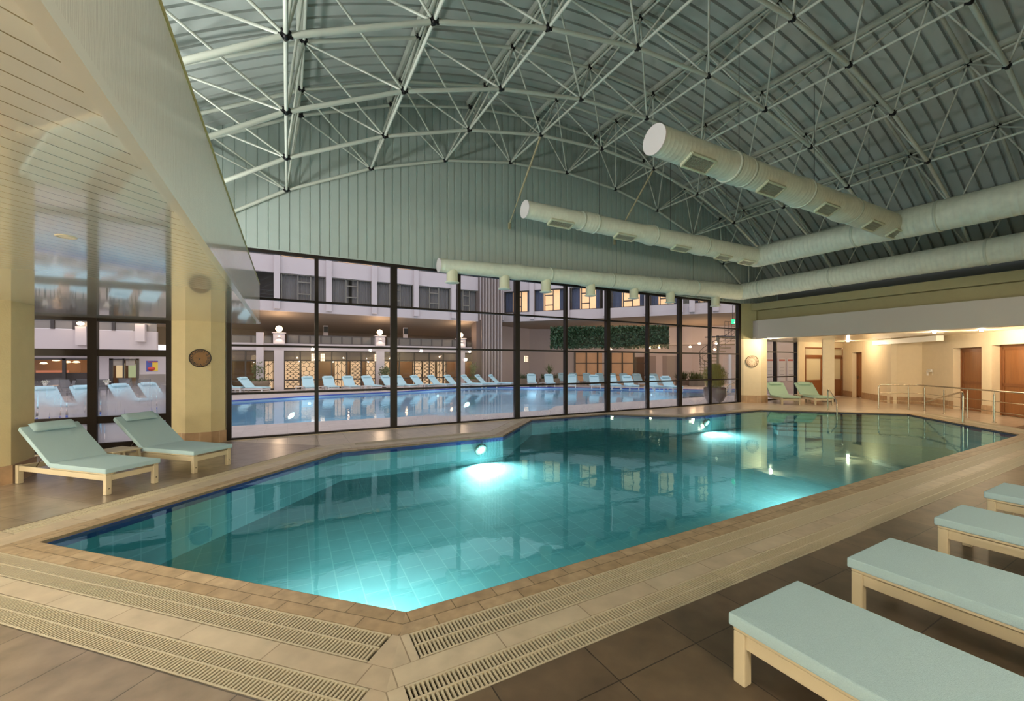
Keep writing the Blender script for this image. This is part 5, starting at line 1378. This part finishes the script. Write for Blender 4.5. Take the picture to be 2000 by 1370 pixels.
for k, (px, z) in enumerate(((30, 2.0), (95, 2.0), (70, 1.75), (118, 1.85), (136, 1.85))):
    p = hit(px, *SB); t = thing('bar_pendant', ['ornate pendant lamp at the left of the bar', 'round ceiling lamp over the bar', 'small warm lamp above the bottle shelf', 'flat warm pendant near the amber wall, left', 'flat warm pendant near the amber wall, right'][k], 'pendant lamp', (p.x, p.y+.8, zz(z)), 0, 'bar pendants')
    MB().lathe([(.001, -.06), (.16, -.03), (.1, .05), (.01, .07)], n=14).build('shade', emit('bar_lamp', (1, .68, .36), 3), t)
lamp('POINT', 'bar_light', (hit(90, *SB).x, hit(90, *SB).y+1.3, 1.8), 60, (1, .6, .3), shadow_soft_size=.2)
# balcony over the terrace
YB = 29.5; TBs = ((onY(-60, YB), YB), (onY(306, YB), YB))
terr = thing('terrace_balcony', 'white balcony with dark framed glass parapet over the bar terrace', 'balcony')
fac(*TBs, 2.40, 3.50, 'balcony_wall', M['extwhite'], .3, terr)
f_ = MB(); g_ = MB()
p0, p1 = Vector((*TBs[0], 0)), Vector((*TBs[1], 0))
for px in (14, 57, 103, 146, 222, 276):
    p = hit(px, *TBs); f_.b2((p.x-.07, p.y-.05, 3.50), (p.x+.07, p.y+.05, 4.00))
f_.bar((p0.x, p0.y, 3.97), (p1.x, p1.y, 3.97), .08, .08); f_.build('parapet_frame', brf, terr)
g_.bar((p0.x, p0.y+.02, 3.73), (p1.x, p1.y+.02, 3.73), .02, .44); g_.build('parapet_glass', mat('grey_reflective_glass', (.2, .2, .2), .1), terr)
for k, (px, z) in enumerate(((163, 3.78), (277, 4.02))):
    p = hit(px, *TBs); t = thing('globe_lamp', ['wall lamp on the terrace balcony at the first white post', 'oval globe lamp on the terrace balcony corner post'][k], 'lamp', (p.x, p.y-.35, z), 0, 'terrace lamps')
    MB().lathe([(.001, -.10), (.12, -.06), (.15, .0), (.12, .07), (.001, .11)], n=16).build('globe', M['globe'], t)
    MB().b2((-.2, .0, -1.1), (.2, .35, -.14)).build('post', M['extwhite'], t)
    lamp('POINT', 'terrace_light', (p.x, p.y-.8, z), 10, (1, .75, .5), shadow_soft_size=.2)
# soft-drink poster panel standing at the terrace
pp = at(297, 22.2); t = thing('advert_panel', 'blue red and yellow soft drink advert panel above a counter behind the left window', 'advert panel', (pp.x, pp.y, 0), R(35))
MB().b2((-.25, -.02, 1.30), (.25, .02, 1.88)).build('panel', mat('poster_blue', (.02, .06, .35), .5), t)
MB().prism([(-.0, -.024), (.0, -.028), (.25, -.028), (.25, -.024)], 1.32, 1.80).build('yellow_field', mat('poster_yellow', (.75, .52, .05), .5), t)
MB().lathe([(.001, 0), (.17, 0), (.17, .004), (.001, .005)], (-.04, -.03, 1.45), 18, M=Matrix.Rotation(R(90), 3, 'X')@Matrix.Scale(.65, 3, (0, 1, 0))).build('red_emblem', mat('poster_red', (.55, .02, .03), .5), t)
text('lettering', 'Red Bull', .11, mat('poster_red', (.55, .02, .03), .5), t, (0, -.032, 1.82), (R(90), 0, 0))
MB().b2((-.45, -.25, 0), (.5, .25, 1.15)).build('counter', mat('counter_grey', (.22, .20, .19), .6), t)
# chairs and tables
def chair():
    t = thing('terrace_chair', 'x', 'chair', group='grey mesh terrace chairs')
    MB().b2((-.24, -.24, .40), (.24, .24, .43)).build('seat', M['sling'], t)
    MB().bar((0, .24, .44), (0, .36, .95), .5, .025, (0, 1, 0)).build('backrest', M['sling'], t)
    for sx in (-1, 1):
        MB().tube([(sx*.26, -.26, 0), (sx*.26, -.22, .62), (sx*.26, .27, .64)], .015, 6).build('leg', M['darkmetal'], t)
        MB().tube([(sx*.26, .34, 0), (sx*.26, .24, .45), (sx*.26, .37, .97)], .015, 6).build('leg', M['darkmetal'], t)
    return t
ch = chair(); chs = [(27, 18.2, 110), (53, 17.4, 170), (92, 19.6, -10), (124, 18.8, -60), (142, 20.3, 150), (162, 20.9, 200), (205, 20.6, 180), (232, 19.8, -60), (249, 21.6, 30), (292, 20.8, 160)]
for k, (px, f, a) in enumerate(chs):
    p = at(px, f); lb = f'grey mesh armchair on the terrace, {ORD[k]} from the left'
    if k == 0: ch.location = (p.x, p.y, 0); ch.rotation_euler = (0, 0, R(a)); ch['label'] = lb
    else: dup(ch, (p.x, p.y, 0), R(a), lb)
for k, (px, f) in enumerate(((38, 19.3), (88, 18.4), (209, 19.0))):
    p = at(px, f); t = thing('terrace_table', f'dark terrace table with a small flower pot, {ORD[k]} from the left', 'table', (p.x, p.y, 0), .3*k, 'terrace tables')
    MB().b2((-.4, -.4, .70), (.4, .4, .74)).build('tabletop', M['darkmetal'], t); MB().tube([(0, 0, .02), (0, 0, .7)], .03, 8).build('pedestal', M['darkmetal'], t); MB().lathe([(.22, 0), (.22, .02), (.03, .03)], n=16).build('base', M['darkmetal'], t)
    v = thing('flower_pot', f'small white pot of pale flowers on the terrace table, {ORD[k]} from the left', 'flower pot', (p.x, p.y, .74), 0, 'flower pots on the terrace tables')
    MB().lathe([(.05, 0), (.075, .12), (.065, .12), (.001, .1)], n=14).build('pot', wpl, v)
    leaves('blossoms', mat('pink_white_flower', (.62, .45, .50) if k == 1 else (.66, .66, .56), .6), v, [Vector((rnd.gauss(0, .07), rnd.gauss(0, .07), .17+rnd.gauss(0, .035))) for q in range(90)], .06, seed=k)['kind'] = 'stuff'
